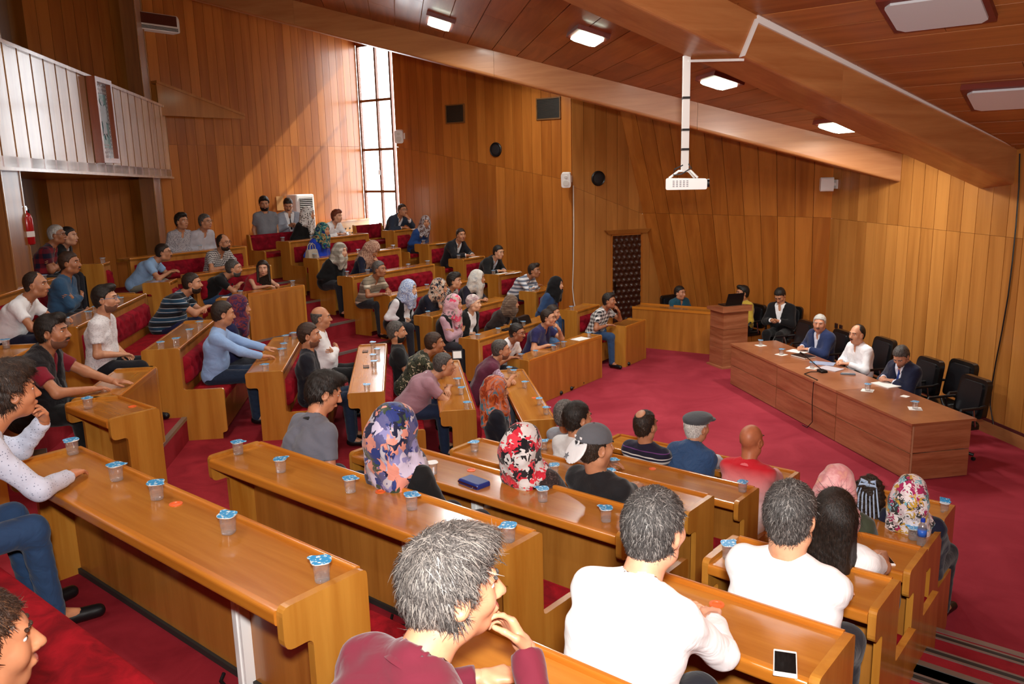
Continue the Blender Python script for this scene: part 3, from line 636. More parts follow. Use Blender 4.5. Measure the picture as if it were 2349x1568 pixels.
MB().box((.03, -.1, .95), (.06, -.075, 1.2)).tube([(.045, -.1, 1.08), (.045, -.14, 1.08), (.14, -.14, 1.08)], .011).build('door_handle', plain('dark_brass', '3C2A18', .35, metal=.9), do)
# wall fittings on the far wall
AZ2 = -35.5; fn = -SEC['C'][1]                           # the far wall faces this way
def wallrot(nv): return math.atan2(nv[1], nv[0]) + math.pi / 2    # local -y looks into the room
n3 = np.array([math.sin(R_(20)), -math.cos(R_(20))])
def fit(name, label, cat, px, py, p0, az, nv, out=.022):
    p = onv(px, py, p0, az); return thing(name, label, cat, (p[0] + nv[0] * out, p[1] + nv[1] * out, p[2]), wallrot(nv))
vg = plain('vent_dark', '1C1712', .6); vf = wood('vent_frame', '5E3C1C', '7A5228', 'x', .5, 0)
for (px, py, wv, hv, lb) in ((1046, 261, .50, .37, 'dark wall grille left of the other grille on the side wall'), (1260, 249, .56, .40, 'dark wall grille nearer the door on the side wall')):
    t = fit('air_grille', lb, 'vent', px, py, cornK, AZ2, fn)
    MB().box((-wv / 2, -.012, -hv / 2), (wv / 2, 0, hv / 2)).build('grille_back', vg, t)
    MB().box((-wv / 2 - .025, -.03, -hv / 2 - .025), (wv / 2 + .025, 0, -hv / 2)).box((-wv / 2 - .025, -.03, hv / 2), (wv / 2 + .025, 0, hv / 2 + .025)).box((-wv / 2 - .025, -.03, -hv / 2), (-wv / 2, 0, hv / 2)).box((wv / 2, -.03, -hv / 2), (wv / 2 + .025, 0, hv / 2)).build('frame', vf, t)
    for k in range(14):
        z = -hv / 2 + hv * (k + .5) / 14; MB().box((-wv / 2, -.02, z - .004), (wv / 2, -.012, z + .004)).build('slat', plain('slat_grey', '3A342C', .5) if k == 0 and px == 1046 else bpy.data.materials['slat_grey'], t)
def round_speaker(lb, px, py, p0, az, nv):
    t = fit('round_speaker', lb, 'speaker', px, py, p0, az, nv); rx = Matrix.Rotation(R_(90), 4, 'X')
    MB().lathe([(.16, 0), (.16, .02), (.145, .035), (.135, .02)], 32).xf(rx).build('rim', M['black'], t, smooth=False)
    MB().lathe([(.135, .012), (.1, .022), (.05, .026), (.004, .027)], 32).xf(rx).build('cone_grille', plain('speaker_grille', '1E1E22', .55), t, smooth=True)
round_speaker('round black speaker on the side wall below the grilles', 1139, 343, cornK, AZ2, fn)
round_speaker('round black speaker high above the padded door', 1371, 409, W2R, 20, n3)
def box_speaker(lb, px, py, p0, az, nv, yaw, s=1.0):
    t = fit('wall_speaker', lb, 'speaker', px, py, p0, az, nv)
    MB().box((-.05, -.03, -.07), (.05, 0, .07)).build('wall_plate', M['white'], t)
    MB().tube([(0, -.02, 0), (0, -.13, 0)], .025).build('bracket', M['white'], t)
    m = MB().prism(rpoly([(-.10 * s, -.15 * s), (.10 * s, -.15 * s), (.10 * s, .15 * s), (-.10 * s, .15 * s)], .05 * s, 5), -.15, .0, axis=1)
    X = Matrix.Translation((0, -.14, 0)) @ Matrix.Rotation(R_(yaw), 4, 'Z') @ Matrix.Rotation(R_(12), 4, 'X')
    m.xf(X).build('cabinet', M['white'], t)
    for (zc, r) in ((-.05 * s, .065 * s), (.075 * s, .035 * s)):
        MB().lathe([(r, 0), (r, .006), (r * .8, .008)], 20).xf(X @ Matrix.Translation((0, -.151, zc)) @ Matrix.Rotation(R_(90), 4, 'X')).build('driver', M['offwhite'], t)
box_speaker('white box speaker beside the window', 927, 312, cornK, AZ2, fn, 35)
box_speaker('white box speaker where the side wall meets the door wall', 1309, 410, cornK, AZ2, fn, 25)
t = fit('wall_speaker', 'white box speaker in the corner above the head table', 'speaker', 1922, 422, cornF, 97, np.array([-.992, -.122]))
MB().box((-.05, -.03, -.08), (.05, 0, .08)).build('wall_plate', M['white'], t); MB().tube([(0, -.02, 0), (0, -.1, 0)], .03).build('bracket', M['white'], t)
MB().prism(rpoly([(-.10, -.11), (.10, -.13), (.10, .13), (-.10, .11)], .05, 5), -.28, -.06, axis=1).xf(Matrix.Rotation(R_(-20), 4, 'Z')).build('cabinet', M['white'], t)
# cable down the joint of the side wall
m = MB().tube([tuple(np.array(onv(1313 + dx, py, cornK, AZ2)) + np.array([*(fn * .03), 0])) for (dx, py) in ((4, 425), (5, 520), (4, 600), (2, 660), (5, 690), (9, 708))], .011, 6)
tag(m.build('cable_conduit', M['offwhite']), 'thin pale cable running down the joint of the side wall', 'cable')
# sockets and hanging cable on the front wall
fnv = np.array([-.992, -.122])
for i, (px, py, lb) in enumerate(((1921.5, 747, 'brown wall socket left of its twin on the front wall'), (1932, 751, 'brown wall socket right of its twin on the front wall'))):
    t = fit('wall_socket', lb, 'socket', px, py, cornF, 97, fnv); MB().rbox((-.05, -.05, 0), (.05, .05, .015), .008).xf(Matrix.Rotation(R_(90), 4, 'X')).build('plate', plain('socket_brown', '3A1C14', .4) if i == 0 else bpy.data.materials['socket_brown'], t)
    MB().lathe([(.028, 0), (.028, .004), (.02, .004)], 14).xf(Matrix.Translation((0, -.016, 0)) @ Matrix.Rotation(R_(90), 4, 'X')).build('outlet', M['dark'], t)
pts = [(2345, 352), (2343, 430), (2336, 520), (2328, 600), (2318, 680), (2304, 760), (2290, 830), (2280, 890), (2277, 930), (2282, 960), (2287, 986)]
tag(MB().tube([tuple(np.array(onv(px, py, cornF, 97)) + np.array([*(fnv * .035), 0])) for px, py in pts], .009, 6).build('hanging_cable', M['black']), 'thin black cable hanging down the front wall', 'cable')
# white trunking on the near beam, projector on its pole
def on_b1(px, py, out=.012): p = onv(px, py, E1n, 28.7); nb = np.array([D(28.7)[1], -D(28.7)[0]]); return np.array([p[0] + nb[0] * out, p[1] + nb[1] * out, p[2]])
tk = thing('cable_trunking', 'white cable trunking along the near ceiling beam', 'trunking', (0, 0, 0))
def strip(p, q, w_, th, up):
    p, q, up = Vector(p), Vector(q), Vector(up).normalized(); d = (q - p).normalized(); s = d.cross(up).normalized() * th; u = up * w_ / 2
    return MB().hexa([tuple(a) for a in (p - u - s, q - u - s, q - u + s, p - u + s, p + u - s, q + u - s, q + u + s, p + u + s)])
a, b, c = on_b1(2346, 340), on_b1(1736, 42), on_b1(1700, 130)
strip(a, b, .085, .012, (0, 0, 1)).build('top_run', M['white'], tk); strip(b, c, .06, .012, (1, .5, 0.3)).build('face_run', M['white'], tk)
cb = c + np.array([0, 0, -.03]); wv = np.array(E1f) - np.array(E1n); acr = np.array([-D(28.7)[1], D(28.7)[0]]); e_ = cb + np.array([*(acr * .57), 0]) + np.array([*(D(28.7) * -.12), .0])
pj = ray(1575, 140); s_ = (np.array(e_)[1]) / pj[1]; PT = CAM + pj * s_
strip(cb, PT, .05, .012, (1, 0.3, 0)).build('underside_run', M['white'], tk)
pr = thing('projector', 'white ceiling projector hanging on a white pole', 'projector', tuple(PT))
yb = ray(1563, 392); zb_ = (CAM + yb * (PT[1] / yb[1]))[2] - PT[2]
MB().box((-.034, -.034, zb_), (.034, .034, .05)).build('pole', M['white'], pr)
for k in (.33, .62, .8): MB().box((-.037, -.037, zb_ * k - .012), (.037, .037, zb_ * k + .012)).build('band', M['black'], pr)
X = Matrix.Translation((0.0, 0, zb_ - .13)) @ Matrix.Rotation(R_(-12), 4, 'Z')
MB().prism(rpoly([(-.19, -.06), (.23, -.06), (.23, .045), (-.19, .06)], .02), -.14, .14, axis=1).xf(X).build('body', M['white'], pr)
MB().lathe([(.042, 0), (.042, .03), (.03, .03), (.028, .005)], 20).xf(X @ Matrix.Translation((.225, -.05, 0)) @ Matrix.Rotation(R_(90), 4, 'Y')).build('lens', M['black'], pr)
m = MB()
for i in range(5):
    for j in range(4): m.box((-.12 + .035 * i, -.142, -.03 + .018 * j), (-.10 + .035 * i, -.139, -.02 + .018 * j))
m.xf(X).build('vent_holes', plain('vent_hole_grey', '9A9AA0', .5), pr)
MB().tube([(.12, -.08, zb_ - .07), (.06, -.02, zb_ + .0), (-.06, .02, zb_), (-.15, .06, zb_ - .07)], .012).tube([(.12, .08, zb_ - .07), (.03, .0, zb_ + .01)], .012).build('mount_arm', M['white'], pr)
MB().tube([(-.03, -.05, zb_ + .06), (-.12, -.07, zb_ + .02), (-.13, -.05, zb_ - .04), (-.05, -.1, zb_ - .03), (.05, -.09, zb_ + .03), (.03, -.05, zb_ + .07)], .007, 6).build('cable_loop', plain('cable_grey', '303438', .5), pr)
# ceiling lights
em = plain('lamp_panel', 'F4FFF0', .4, emit='EFFFE6', es=9.0); lf = wood('lamp_frame', '5A1E14', '7A2E20', 'x', .5, 0)
offp = plain('lamp_panel_plain', 'D6DCE2', .35)
def ceil_at(px, py, s):
    d = ray(px, py); n = SEC[s][0]; k = (3.74 + CS * CK[s] - CAMH) / (d[2] + CS * (n @ d[:2])); return CAM + d * k
def lamp(lb, p, s, lit, wx=.62, wy=.34):
    t = thing('ceiling_light', lb, 'light', tuple(p), SECROT[s]); t.rotation_euler = (R_(0), 0, SECROT[s])
    tilt = Matrix.Rotation(-math.atan(CS), 4, 'X')
    MB().box((-wx / 2 - .05, -wy / 2 - .05, -.06), (wx / 2 + .05, wy / 2 + .05, .005)).xf(tilt).build('frame', lf, t)
    MB().prism(rpoly([(-wx / 2, -wy / 2), (wx / 2, -wy / 2), (wx / 2, wy / 2), (-wx / 2, wy / 2)], [.06, .06, .06, .06], 1), -.085, -.061, axis=2).xf(tilt).build('diffuser', em if lit else offp, t)
    if lit:
        d = bpy.data.lights.new('lamp', 'AREA'); d.shape = 'RECTANGLE'; d.size = wx; d.size_y = wy; d.energy = 85; d.color = (1.0, .97, .90); d.spread = R_(170)
        o = bpy.data.objects.new('lamp_tube', d); COL.objects.link(o); o.parent = t; o.location = (0, .03, -.10)
lamp('lit ceiling light above the window, leftmost of the lit ones', ceil_at(1010, 45, 'B'), 'B', True)
lamp('lit ceiling light in the middle between the two beams', ceil_at(1350, 77, 'B'), 'B', True)
lamp('lit ceiling light behind the projector pole', ceil_at(1652, 180, 'B'), 'B', True)
lamp('lit ceiling light almost hidden behind the near beam', ceil_at(1925, 283, 'B'), 'B', True)
lamp('pale ceiling light cut by the top edge of the picture', ceil_at(2150, 12, 'A'), 'A', False, .75, .55)
lamp('pale ceiling light at the right edge above the front wall', ceil_at(2320, 212, 'A'), 'A', False, .75, .55)

for i, (s_, o_, a_) in enumerate((('B', -2.0, 9.0), ('B', 1.5, 8.2), ('C', -9.8, 13.6), ('A', -1.2, 3.0), ('A', 1.2, 6.0))):  # unseen ceiling lamps added out of view to fill the hall with light
    p_ = sp(s_, o_, a_); lamp('added fill light outside the picture, ' + ['over the middle rear', 'over the middle', 'behind the far beam', 'above the camera', 'over the near left block'][i], (*p_, zsec(s_, p_)), s_, True)
# ================================================================== PEOPLE: smooth bodies grown from rounded limbs
f32 = np.float32
def snet(d, o, h):
    s = d < 0
    c = (s[:-1, :-1, :-1].astype(np.int8) + s[1:, :-1, :-1] + s[:-1, 1:, :-1] + s[1:, 1:, :-1] + s[:-1, :-1, 1:] + s[1:, :-1, 1:] + s[:-1, 1:, 1:] + s[1:, 1:, 1:])
    act = (c > 0) & (c < 8); idx = np.argwhere(act); n = len(idx)
    if n == 0: return np.zeros((0, 3)), np.zeros((0, 4), int)
    vid = np.full(act.shape, -1, np.int32); vid[act] = np.arange(n); i, j, k = idx.T
    cs = [(a, b, e) for a in (0, 1) for b in (0, 1) for e in (0, 1)]; V = {q: d[i + q[0], j + q[1], k + q[2]] for q in cs}
    acc = np.zeros((n, 3)); cnt = np.zeros(n)
    for q in cs:
        for ax in range(3):
            if q[ax]: continue
            r = list(q); r[ax] = 1; va, vb = V[q], V[tuple(r)]; m = (va < 0) != (vb < 0)
            t = va[m] / (va[m] - vb[m]); p = np.tile(np.array(q, float), (m.sum(), 1)); p[:, ax] += t; acc[m] += p; cnt[m] += 1
    v = np.asarray(o) + h * (idx + acc / cnt[:, None]); F = []
    for ax in range(3):
        sl0 = [slice(1, -1)] * 3; sl1 = [slice(1, -1)] * 3; sl0[ax] = slice(None, -1); sl1[ax] = slice(1, None)
        a, b = s[tuple(sl0)], s[tuple(sl1)]; e = np.argwhere(a != b)
        if not len(e): continue
        fl = a[tuple(e.T)]; u, w_ = [(1, 2), (2, 0), (0, 1)][ax]
        def cell(du, dw):
            q = e.copy(); q[:, u] += du; q[:, w_] += dw; return vid[tuple(q.T)]
        Q = np.stack([cell(0, 0), cell(1, 0), cell(1, 1), cell(0, 1)], 1); Q[~fl] = Q[~fl][:, ::-1]; F.append(Q)
    return v, np.concatenate(F)
class Fld:
    def __init__(s, lo, hi, h):
        s.h = h; s.o = np.asarray(lo, float) - 2 * h; n = np.ceil((np.asarray(hi) - s.o) / h).astype(int) + 3; s.n = n
        s.x = (s.o[0] + h * np.arange(n[0])).astype(f32)[:, None, None]; s.y = (s.o[1] + h * np.arange(n[1])).astype(f32)[None, :, None]; s.z = (s.o[2] + h * np.arange(n[2])).astype(f32)[None, None, :]
        s.d = np.full(n, .5, f32)
    def copy(s):
        q = object.__new__(Fld); q.__dict__.update(s.__dict__); q.d = s.d.copy(); return q
    def win(s, lo, hi):
        a = np.clip(np.floor((np.asarray(lo) - s.o) / s.h).astype(int), 0, s.n); b = np.clip(np.ceil((np.asarray(hi) - s.o) / s.h).astype(int) + 1, 0, s.n)
        return (slice(a[0], b[0]), slice(a[1], b[1]), slice(a[2], b[2]))
    def _mix(s, w_, q, k):
        if q.size == 0: return
        D_ = s.d[w_]
        if k <= 0: s.d[w_] = np.minimum(D_, q)
        else: hh = np.clip(.5 + .5 * (D_ - q) / k, 0, 1); s.d[w_] = D_ * (1 - hh) + q * hh - k * hh * (1 - hh)
    def cap(s, a, b, ra, rb=None, k=.03, flat=None):
        rb = ra if rb is None else rb; a, b = np.asarray(a, float), np.asarray(b, float); m = max(ra, rb) + .1 + k
        w_ = s.win(np.minimum(a, b) - m, np.maximum(a, b) + m); X, Y, Z = s.x[w_[0]] - a[0], s.y[:, w_[1]] - a[1], s.z[:, :, w_[2]] - a[2]
        ba = b - a; L2 = max(ba @ ba, 1e-9); t = np.clip((X * ba[0] + Y * ba[1] + Z * ba[2]) / L2, 0, 1)
        q = np.sqrt((X - t * ba[0]) ** 2 + (Y - t * ba[1]) ** 2 + (Z - t * ba[2]) ** 2) - (ra + (rb - ra) * t); s._mix(w_, q.astype(f32), k); return s
    def ell(s, c, r, k=.02, rot=None, sub=False):
        c, r = np.asarray(c, float), np.asarray(r, float); m = r.max() + .06; w_ = s.win(c - m, c + m); X, Y, Z = s.x[w_[0]] - c[0], s.y[:, w_[1]] - c[1], s.z[:, :, w_[2]] - c[2]
        if rot is not None: X, Y, Z = (rot[0, i] * X + rot[1, i] * Y + rot[2, i] * Z for i in range(3))
        k0 = np.sqrt((X / r[0]) ** 2 + (Y / r[1]) ** 2 + (Z / r[2]) ** 2); k1 = np.sqrt((X / r[0] ** 2) ** 2 + (Y / r[1] ** 2) ** 2 + (Z / r[2] ** 2) ** 2) + 1e-6
        q = (k0 * (k0 - 1) / k1).astype(f32)
        if sub:
            D_ = s.d[w_]; q = -q
            if k <= 0: s.d[w_] = np.maximum(D_, q)
            else: hh = np.clip(.5 - .5 * (D_ - q) / k, 0, 1); s.d[w_] = D_ * (1 - hh) + q * hh + k * hh * (1 - hh)
        else: s._mix(w_, q, k)
        return s
    def cut(s, p, n):                      # keep the side the normal points away from
        n = np.asarray(n, float) / np.linalg.norm(n); q = (s.x - p[0]) * n[0] + (s.y - p[1]) * n[1] + (s.z - p[2]) * n[2]; s.d = np.maximum(s.d, q.astype(f32)); return s
    def mesh(s): return snet(s.d, s.o, s.h)
def qmesh(name, parts, mats, xf=None):     # parts: (verts, quads, material index)
    V = [p[0] for p in parts if len(p[0])]; F = []; I = []; n = 0
    for v, q, mi in parts:
        if len(v) == 0: continue
        F.append(np.asarray(q) + n); I.append(np.full(len(q), mi)); n += len(v)
    V = np.concatenate(V); F = np.concatenate(F).astype(np.int32); I = np.concatenate(I).astype(np.int32)
    me = bpy.data.meshes.new(name); me.vertices.add(len(V)); me.vertices.foreach_set('co', V.astype(f32).ravel()); me.loops.add(4 * len(F)); me.loops.foreach_set('vertex_index', F.ravel())
    me.polygons.add(len(F)); me.polygons.foreach_set('loop_start', np.arange(0, 4 * len(F), 4, dtype=np.int32)); me.polygons.foreach_set('loop_total', np.full(len(F), 4, np.int32))
    me.polygons.foreach_set('material_index', I); me.polygons.foreach_set('use_smooth', np.ones(len(F), bool)); me.update(calc_edges=True); me.validate()
    for m in mats: me.materials.append(m)
    return me
def qsphere(n=4):
    V = []; F = []
    for ax in range(3):
        for sg in (-1, 1):
            b = len(V)
            for i in range(n + 1):
                for j in range(n + 1):
                    p = [0, 0, 0]; p[ax] = sg; p[(ax + 1) % 3] = math.tan((i / n - .5) * math.pi / 2); p[(ax + 2) % 3] = math.tan((j / n - .5) * math.pi / 2); q = np.array(p, float); V.append(q / np.linalg.norm(q))
            for i in range(n):
                for j in range(n):
                    a = b + i * (n + 1) + j; F.append((a, a + n + 1, a + n + 2, a + 1) if sg > 0 else (a, a + 1, a + n + 2, a + n + 1))
    return np.array(V), np.array(F)
QS = qsphere(4)
def nrm(v): v = np.asarray(v, float); return v / max(np.linalg.norm(v), 1e-9)
def rotz(a): c, s = math.cos(a), math.sin(a); return np.array([[c, -s, 0], [s, c, 0], [0, 0, 1.]])
def rotx(a): c, s = math.cos(a), math.sin(a); return np.array([[1., 0, 0], [0, c, -s], [0, s, c]])
def roty(a): c, s = math.cos(a), math.sin(a); return np.array([[c, 0, s], [0, 1., 0], [-s, 0, c]])
HANDS = {}
def hand_mesh(curl, right, h):             # wrist at the origin, fingers along +y, palm looks down (-z); thumb on -x for a right hand
    key = (round(curl, 2), right, h)
    if key in HANDS: return HANDS[key]
    F = Fld((-.09, -.03, -.09), (.09, .21, .05), h); sx = -1. if right else 1.
    rr = max(.0078, h * 1.12)
    F.cap((0, -.02, 0), (0, .02, 0), .024, .026, .01)
    for i, (x, L, y0) in enumerate(((-.030, .072, .088), (-.010, .082, .092), (.011, .076, .089), (.030, .058, .080))):
        x *= -sx
        F.cap((x * .45, .02, 0), (x, y0, .002), .015, .0125, .012)
        p = np.array([x, y0, .002]); ang = curl * (.55 + .08 * i); a = 0.
        for j, fr in enumerate((.45, .31, .24)):
            a += ang * (.8 if j == 0 else 1.0); q = p + L * fr * np.array([x * .9, math.cos(a), -math.sin(a)]) * np.array([1.2 if j == 0 else .4, 1, 1]); F.cap(p, q, rr * (1.12 - .1 * j), rr * (1.0 - .1 * j), .004); p = q
    p0 = np.array([sx * .022, .015, -.004]); p1 = np.array([sx * .052, .052, -.012 - .012 * curl]); p2 = np.array([sx * (.062 - .02 * curl), .085, -.018 - .02 * curl]); p3 = np.array([sx * (.060 - .035 * curl), .108, -.022 - .028 * curl])
    F.cap(p0, p1, .017, .0125, .012); F.cap(p1, p2, rr * 1.3, rr * 1.2, .005); F.cap(p2, p3, rr * 1.2, rr, .004)
    HANDS[key] = F.mesh(); return HANDS[key]
def place(mesh_, R, t, s=1.0): v, q = mesh_; return (v * s) @ np.asarray(R).T + np.asarray(t), q
def frame_from(dirv, palm):                # hand frame: y along dirv, -z along palm
    y = nrm(dirv); z = -nrm(palm); z = nrm(z - (z @ y) * y); x = np.cross(y, z); return np.stack([x, y, z], 1)
def ik(a, t, l1, l2, pole):
    a, t = np.asarray(a, float), np.asarray(t, float); d = t - a; L = np.linalg.norm(d); mx_ = (l1 + l2) * .985
    if L > mx_: t = a + d / L * mx_; L = mx_; d = t - a
    L = max(L, abs(l1 - l2) + .02); x = (l1 * l1 - l2 * l2 + L * L) / (2 * L); hh = math.sqrt(max(l1 * l1 - x * x, 1e-6)); u = nrm(d); p = np.asarray(pole, float); p = nrm(p - (p @ u) * u); return a + u * x + p * hh, t
SKINS = {}
def skin(tone):
    if tone in SKINS: return SKINS[tone]
    m, nt, b = mat_new('skin'); tc = N(nt, 'TexCoord'); n1 = N(nt, 'TexNoise', Scale=14.0, Detail=3.0); nt.links.new(tc.outputs['Object'], n1.inputs['Vector'])
    c = np.array([int(tone[i:i + 2], 16) for i in (0, 2, 4)]); rp = ramp(nt, [(.3, tuple(c * np.array([.93, .88, .86]))), (.7, tuple(np.minimum(c * 1.04, 255)))]); nt.links.new(n1.outputs['Fac'], rp.inputs[0]); nt.links.new(rp.outputs[0], b.inputs['Base Color'])
    b.inputs['Roughness'].default_value = .48; b.inputs['Subsurface Weight'].default_value = .08; b.inputs['Subsurface Radius'].default_value = (.02, .008, .005); SKINS[tone] = m; return m
EYEW = plain('eye_white', 'E6E0DA', .25); EYED = plain('eye_dark', '1C120C', .15); LIPS = plain('lips', '9A5148', .45)
def hairmat(name, dark, light_, scale=1.0):
    m, nt, b = mat_new(name); L = nt.links.new; tc = N(nt, 'TexCoord'); mp = N(nt, 'Mapping'); mp.inputs['Scale'].default_value = (95 * scale, 95 * scale, 22 * scale); L(tc.outputs['Object'], mp.inputs['Vector'])
    n1 = N(nt, 'TexNoise', Scale=1.0, Detail=3.0, Roughness=.7, Distortion=1.2); L(mp.outputs[0], n1.inputs['Vector']); rp = ramp(nt, [(.35, dark), (.68, light_)]); L(n1.outputs['Fac'], rp.inputs[0]); L(rp.outputs[0], b.inputs['Base Color'])
    b.inputs['Roughness'].default_value = .5; b.inputs['Specular IOR Level'].default_value = .4; bp = N(nt, 'Bump', Strength=.7, Distance=.006); L(n1.outputs['Fac'], bp.inputs['Height']); L(bp.outputs[0], b.inputs['Normal']); return m
HM = {'black': hairmat('hair_black', '0A0807', '2C221C'), 'brown': hairmat('hair_brown', '1C110B', '4A3020'), 'dbrown': hairmat('hair_dark_brown', '120C09', '3A281C'), 'auburn': hairmat('hair_auburn', '4A1E10', '8A4426'), 'grey': hairmat('hair_grey', '1E1A18', '7A7470', 1.4), 'dgrey': hairmat('hair_dark_grey', '161312', '6A6460'), 'white': hairmat('hair_white', '8E8B86', 'E0DEDA'), 'salt': hairmat('hair_salt_pepper', '0B0A09', '5E5A58', 1.7)}
HLT = {k: plain('hair_light_' + k, c, .45) for k, c in {'black': '3A2E28', 'brown': '6A4A34', 'dbrown': '4E382A', 'auburn': 'A05A34', 'grey': '8E8780', 'dgrey': '7E7872', 'white': 'F0EEEA', 'salt': '7C7874'}.items()}
def px_seed(t): return sum(ord(c) * (i + 1) for i, c in enumerate(t)) % 99991
# ---- cloth
def cloth(name, base, kind=None, c2=None, c3=None, scale=1.0, rough=.85, axis='z', folds=.25, sheen=.15):
    m, nt, b = mat_new(name); L = nt.links.new; tc = N(nt, 'TexCoord'); b.inputs['Roughness'].default_value = rough; b.inputs['Sheen Weight'].default_value = sheen; b.inputs['Specular IOR Level'].default_value = .25
    sx = N(nt, 'SeparateXYZ'); L(tc.outputs['Object'], sx.inputs[0])
    def frac(out, freq, off=0.):
        a = N(nt, 'Math', operation='MULTIPLY_ADD'); a.inputs[1].default_value = freq; a.inputs[2].default_value = off; L(out, a.inputs[0]); q = N(nt, 'Math', operation='FRACT'); L(a.outputs[0], q.inputs[0]); return q.outputs[0]
    def mixc(fac, ca, cb):
        q = N(nt, 'Mix', data_type='RGBA')
        for s_, v in ((0, fac), (6, ca), (7, cb)):
            if isinstance(v, (tuple, list)) : q.inputs[s_].default_value = v
            elif isinstance(v, float): q.inputs[s_].default_value = v
            else: L(v, q.inputs[s_])
        return q.outputs[2]
    B0 = lin(base)
    if kind is None: b.inputs['Base Color'].default_value = B0
    elif kind == 'stripes':                # c2 = list of (position, colour)
        rp = ramp(nt, c2, 'CONSTANT'); L(frac(sx.outputs['Z'], scale), rp.inputs[0]); L(rp.outputs[0], b.inputs['Base Color'])
    elif kind == 'check':
        ad = N(nt, 'Math', operation='ADD'); L(sx.outputs['X'], ad.inputs[0]); L(sx.outputs['Y'], ad.inputs[1]); r1 = ramp(nt, [(0, (0, 0, 0)), (.5, (255, 255, 255))], 'CONSTANT'); r2 = ramp(nt, [(0, (0, 0, 0)), (.5, (255, 255, 255))], 'CONSTANT'); L(frac(ad.outputs[0], scale), r1.inputs[0]); L(frac(sx.outputs['Z'], scale), r2.inputs[0])
        mean = tuple((np.array(B0) + np.array(lin(c2))) / 2 * .85); x = mixc(r1.outputs[0], B0, mean); y = mixc(r1.outputs[0], mean, lin(c2)); L(mixc(r2.outputs[0], x, y), b.inputs['Base Color'])
    elif kind == 'dots':
        vo = N(nt, 'TexVoronoi', Scale=scale, Randomness=.55); L(tc.outputs['Object'], vo.inputs['Vector']); rp = ramp(nt, [(0, (255, 255, 255)), (.36 if c3 is None else c3, (0, 0, 0))], 'CONSTANT'); L(vo.outputs['Distance'], rp.inputs[0]); L(mixc(rp.outputs[0], B0, lin(c2)), b.inputs['Base Color'])
    elif kind == 'floral':                 # c2 = list of colours
        nz = N(nt, 'TexNoise', Scale=scale * .8, Detail=1.0, Distortion=2.2); L(tc.outputs['Object'], nz.inputs['Vector']); vo = N(nt, 'TexVoronoi', Scale=scale, Randomness=1.0); mx_ = N(nt, 'VectorMath', operation='MULTIPLY_ADD'); mx_.inputs[1].default_value = (.12, .12, .12); L(nz.outputs['Color'], mx_.inputs[0]); L(tc.outputs['Object'], mx_.inputs[2]); L(mx_.outputs[0], vo.inputs['Vector'])
        sp_ = N(nt, 'SeparateColor'); L(vo.outputs['Color'], sp_.inputs[0]); cols = [base] + list(c2); rp = ramp(nt, [(i / len(cols), c) for i, c in enumerate(cols)], 'CONSTANT'); L(sp_.outputs[0], rp.inputs[0])
        vd = ramp(nt, [(0, (255, 255, 255)), (.75, (255, 255, 255)), (1.0, (120, 120, 120))]); L(vo.outputs['Distance'], vd.inputs[0]); q = N(nt, 'Mix', data_type='RGBA', blend_type='MULTIPLY'); q.inputs[0].default_value = .7; L(rp.outputs[0], q.inputs[6]); L(vd.outputs[0], q.inputs[7]); L(q.outputs[2], b.inputs['Base Color'])
    elif kind == 'camo':
        nz = N(nt, 'TexNoise', Scale=scale, Detail=2.0, Distortion=1.0); L(tc.outputs['Object'], nz.inputs['Vector']); rp = ramp(nt, [(0, base), (.42, c2[0]), (.52, c2[1]), (.60, c2[2])], 'CONSTANT'); L(nz.outputs['Fac'], rp.inputs[0]); L(rp.outputs[0], b.inputs['Base Color'])
    elif kind == 'marble':
        nz = N(nt, 'TexNoise', Scale=scale, Detail=3.0, Distortion=2.5); L(tc.outputs['Object'], nz.inputs['Vector']); cols = [base] + list(c2); rp = ramp(nt, [(.3 + .4 * i / (len(cols) - 1), c) for i, c in enumerate(cols)]); L(nz.outputs['Fac'], rp.inputs[0]); L(rp.outputs[0], b.inputs['Base Color'])
    elif kind == 'grad':
        mr = N(nt, 'MapRange'); mr.inputs[1].default_value = c3[0]; mr.inputs[2].default_value = c3[1]; L(sx.outputs['Z'], mr.inputs[0]); L(mixc(mr.outputs[0], B0, lin(c2)), b.inputs['Base Color'])
    nz = N(nt, 'TexNoise', Scale=9.0, Detail=2.0, Distortion=1.5); L(tc.outputs['Object'], nz.inputs['Vector']); bp = N(nt, 'Bump', Strength=folds, Distance=.03); L(nz.outputs['Fac'], bp.inputs['Height']); L(bp.outputs[0], b.inputs['Normal'])
    return m
CL = {}
def K(color, **kw):
    key = (color, str(kw))
    if key not in CL: CL[key] = cloth('cloth_%s' % (color.lower()), color, **kw)
    return CL[key]
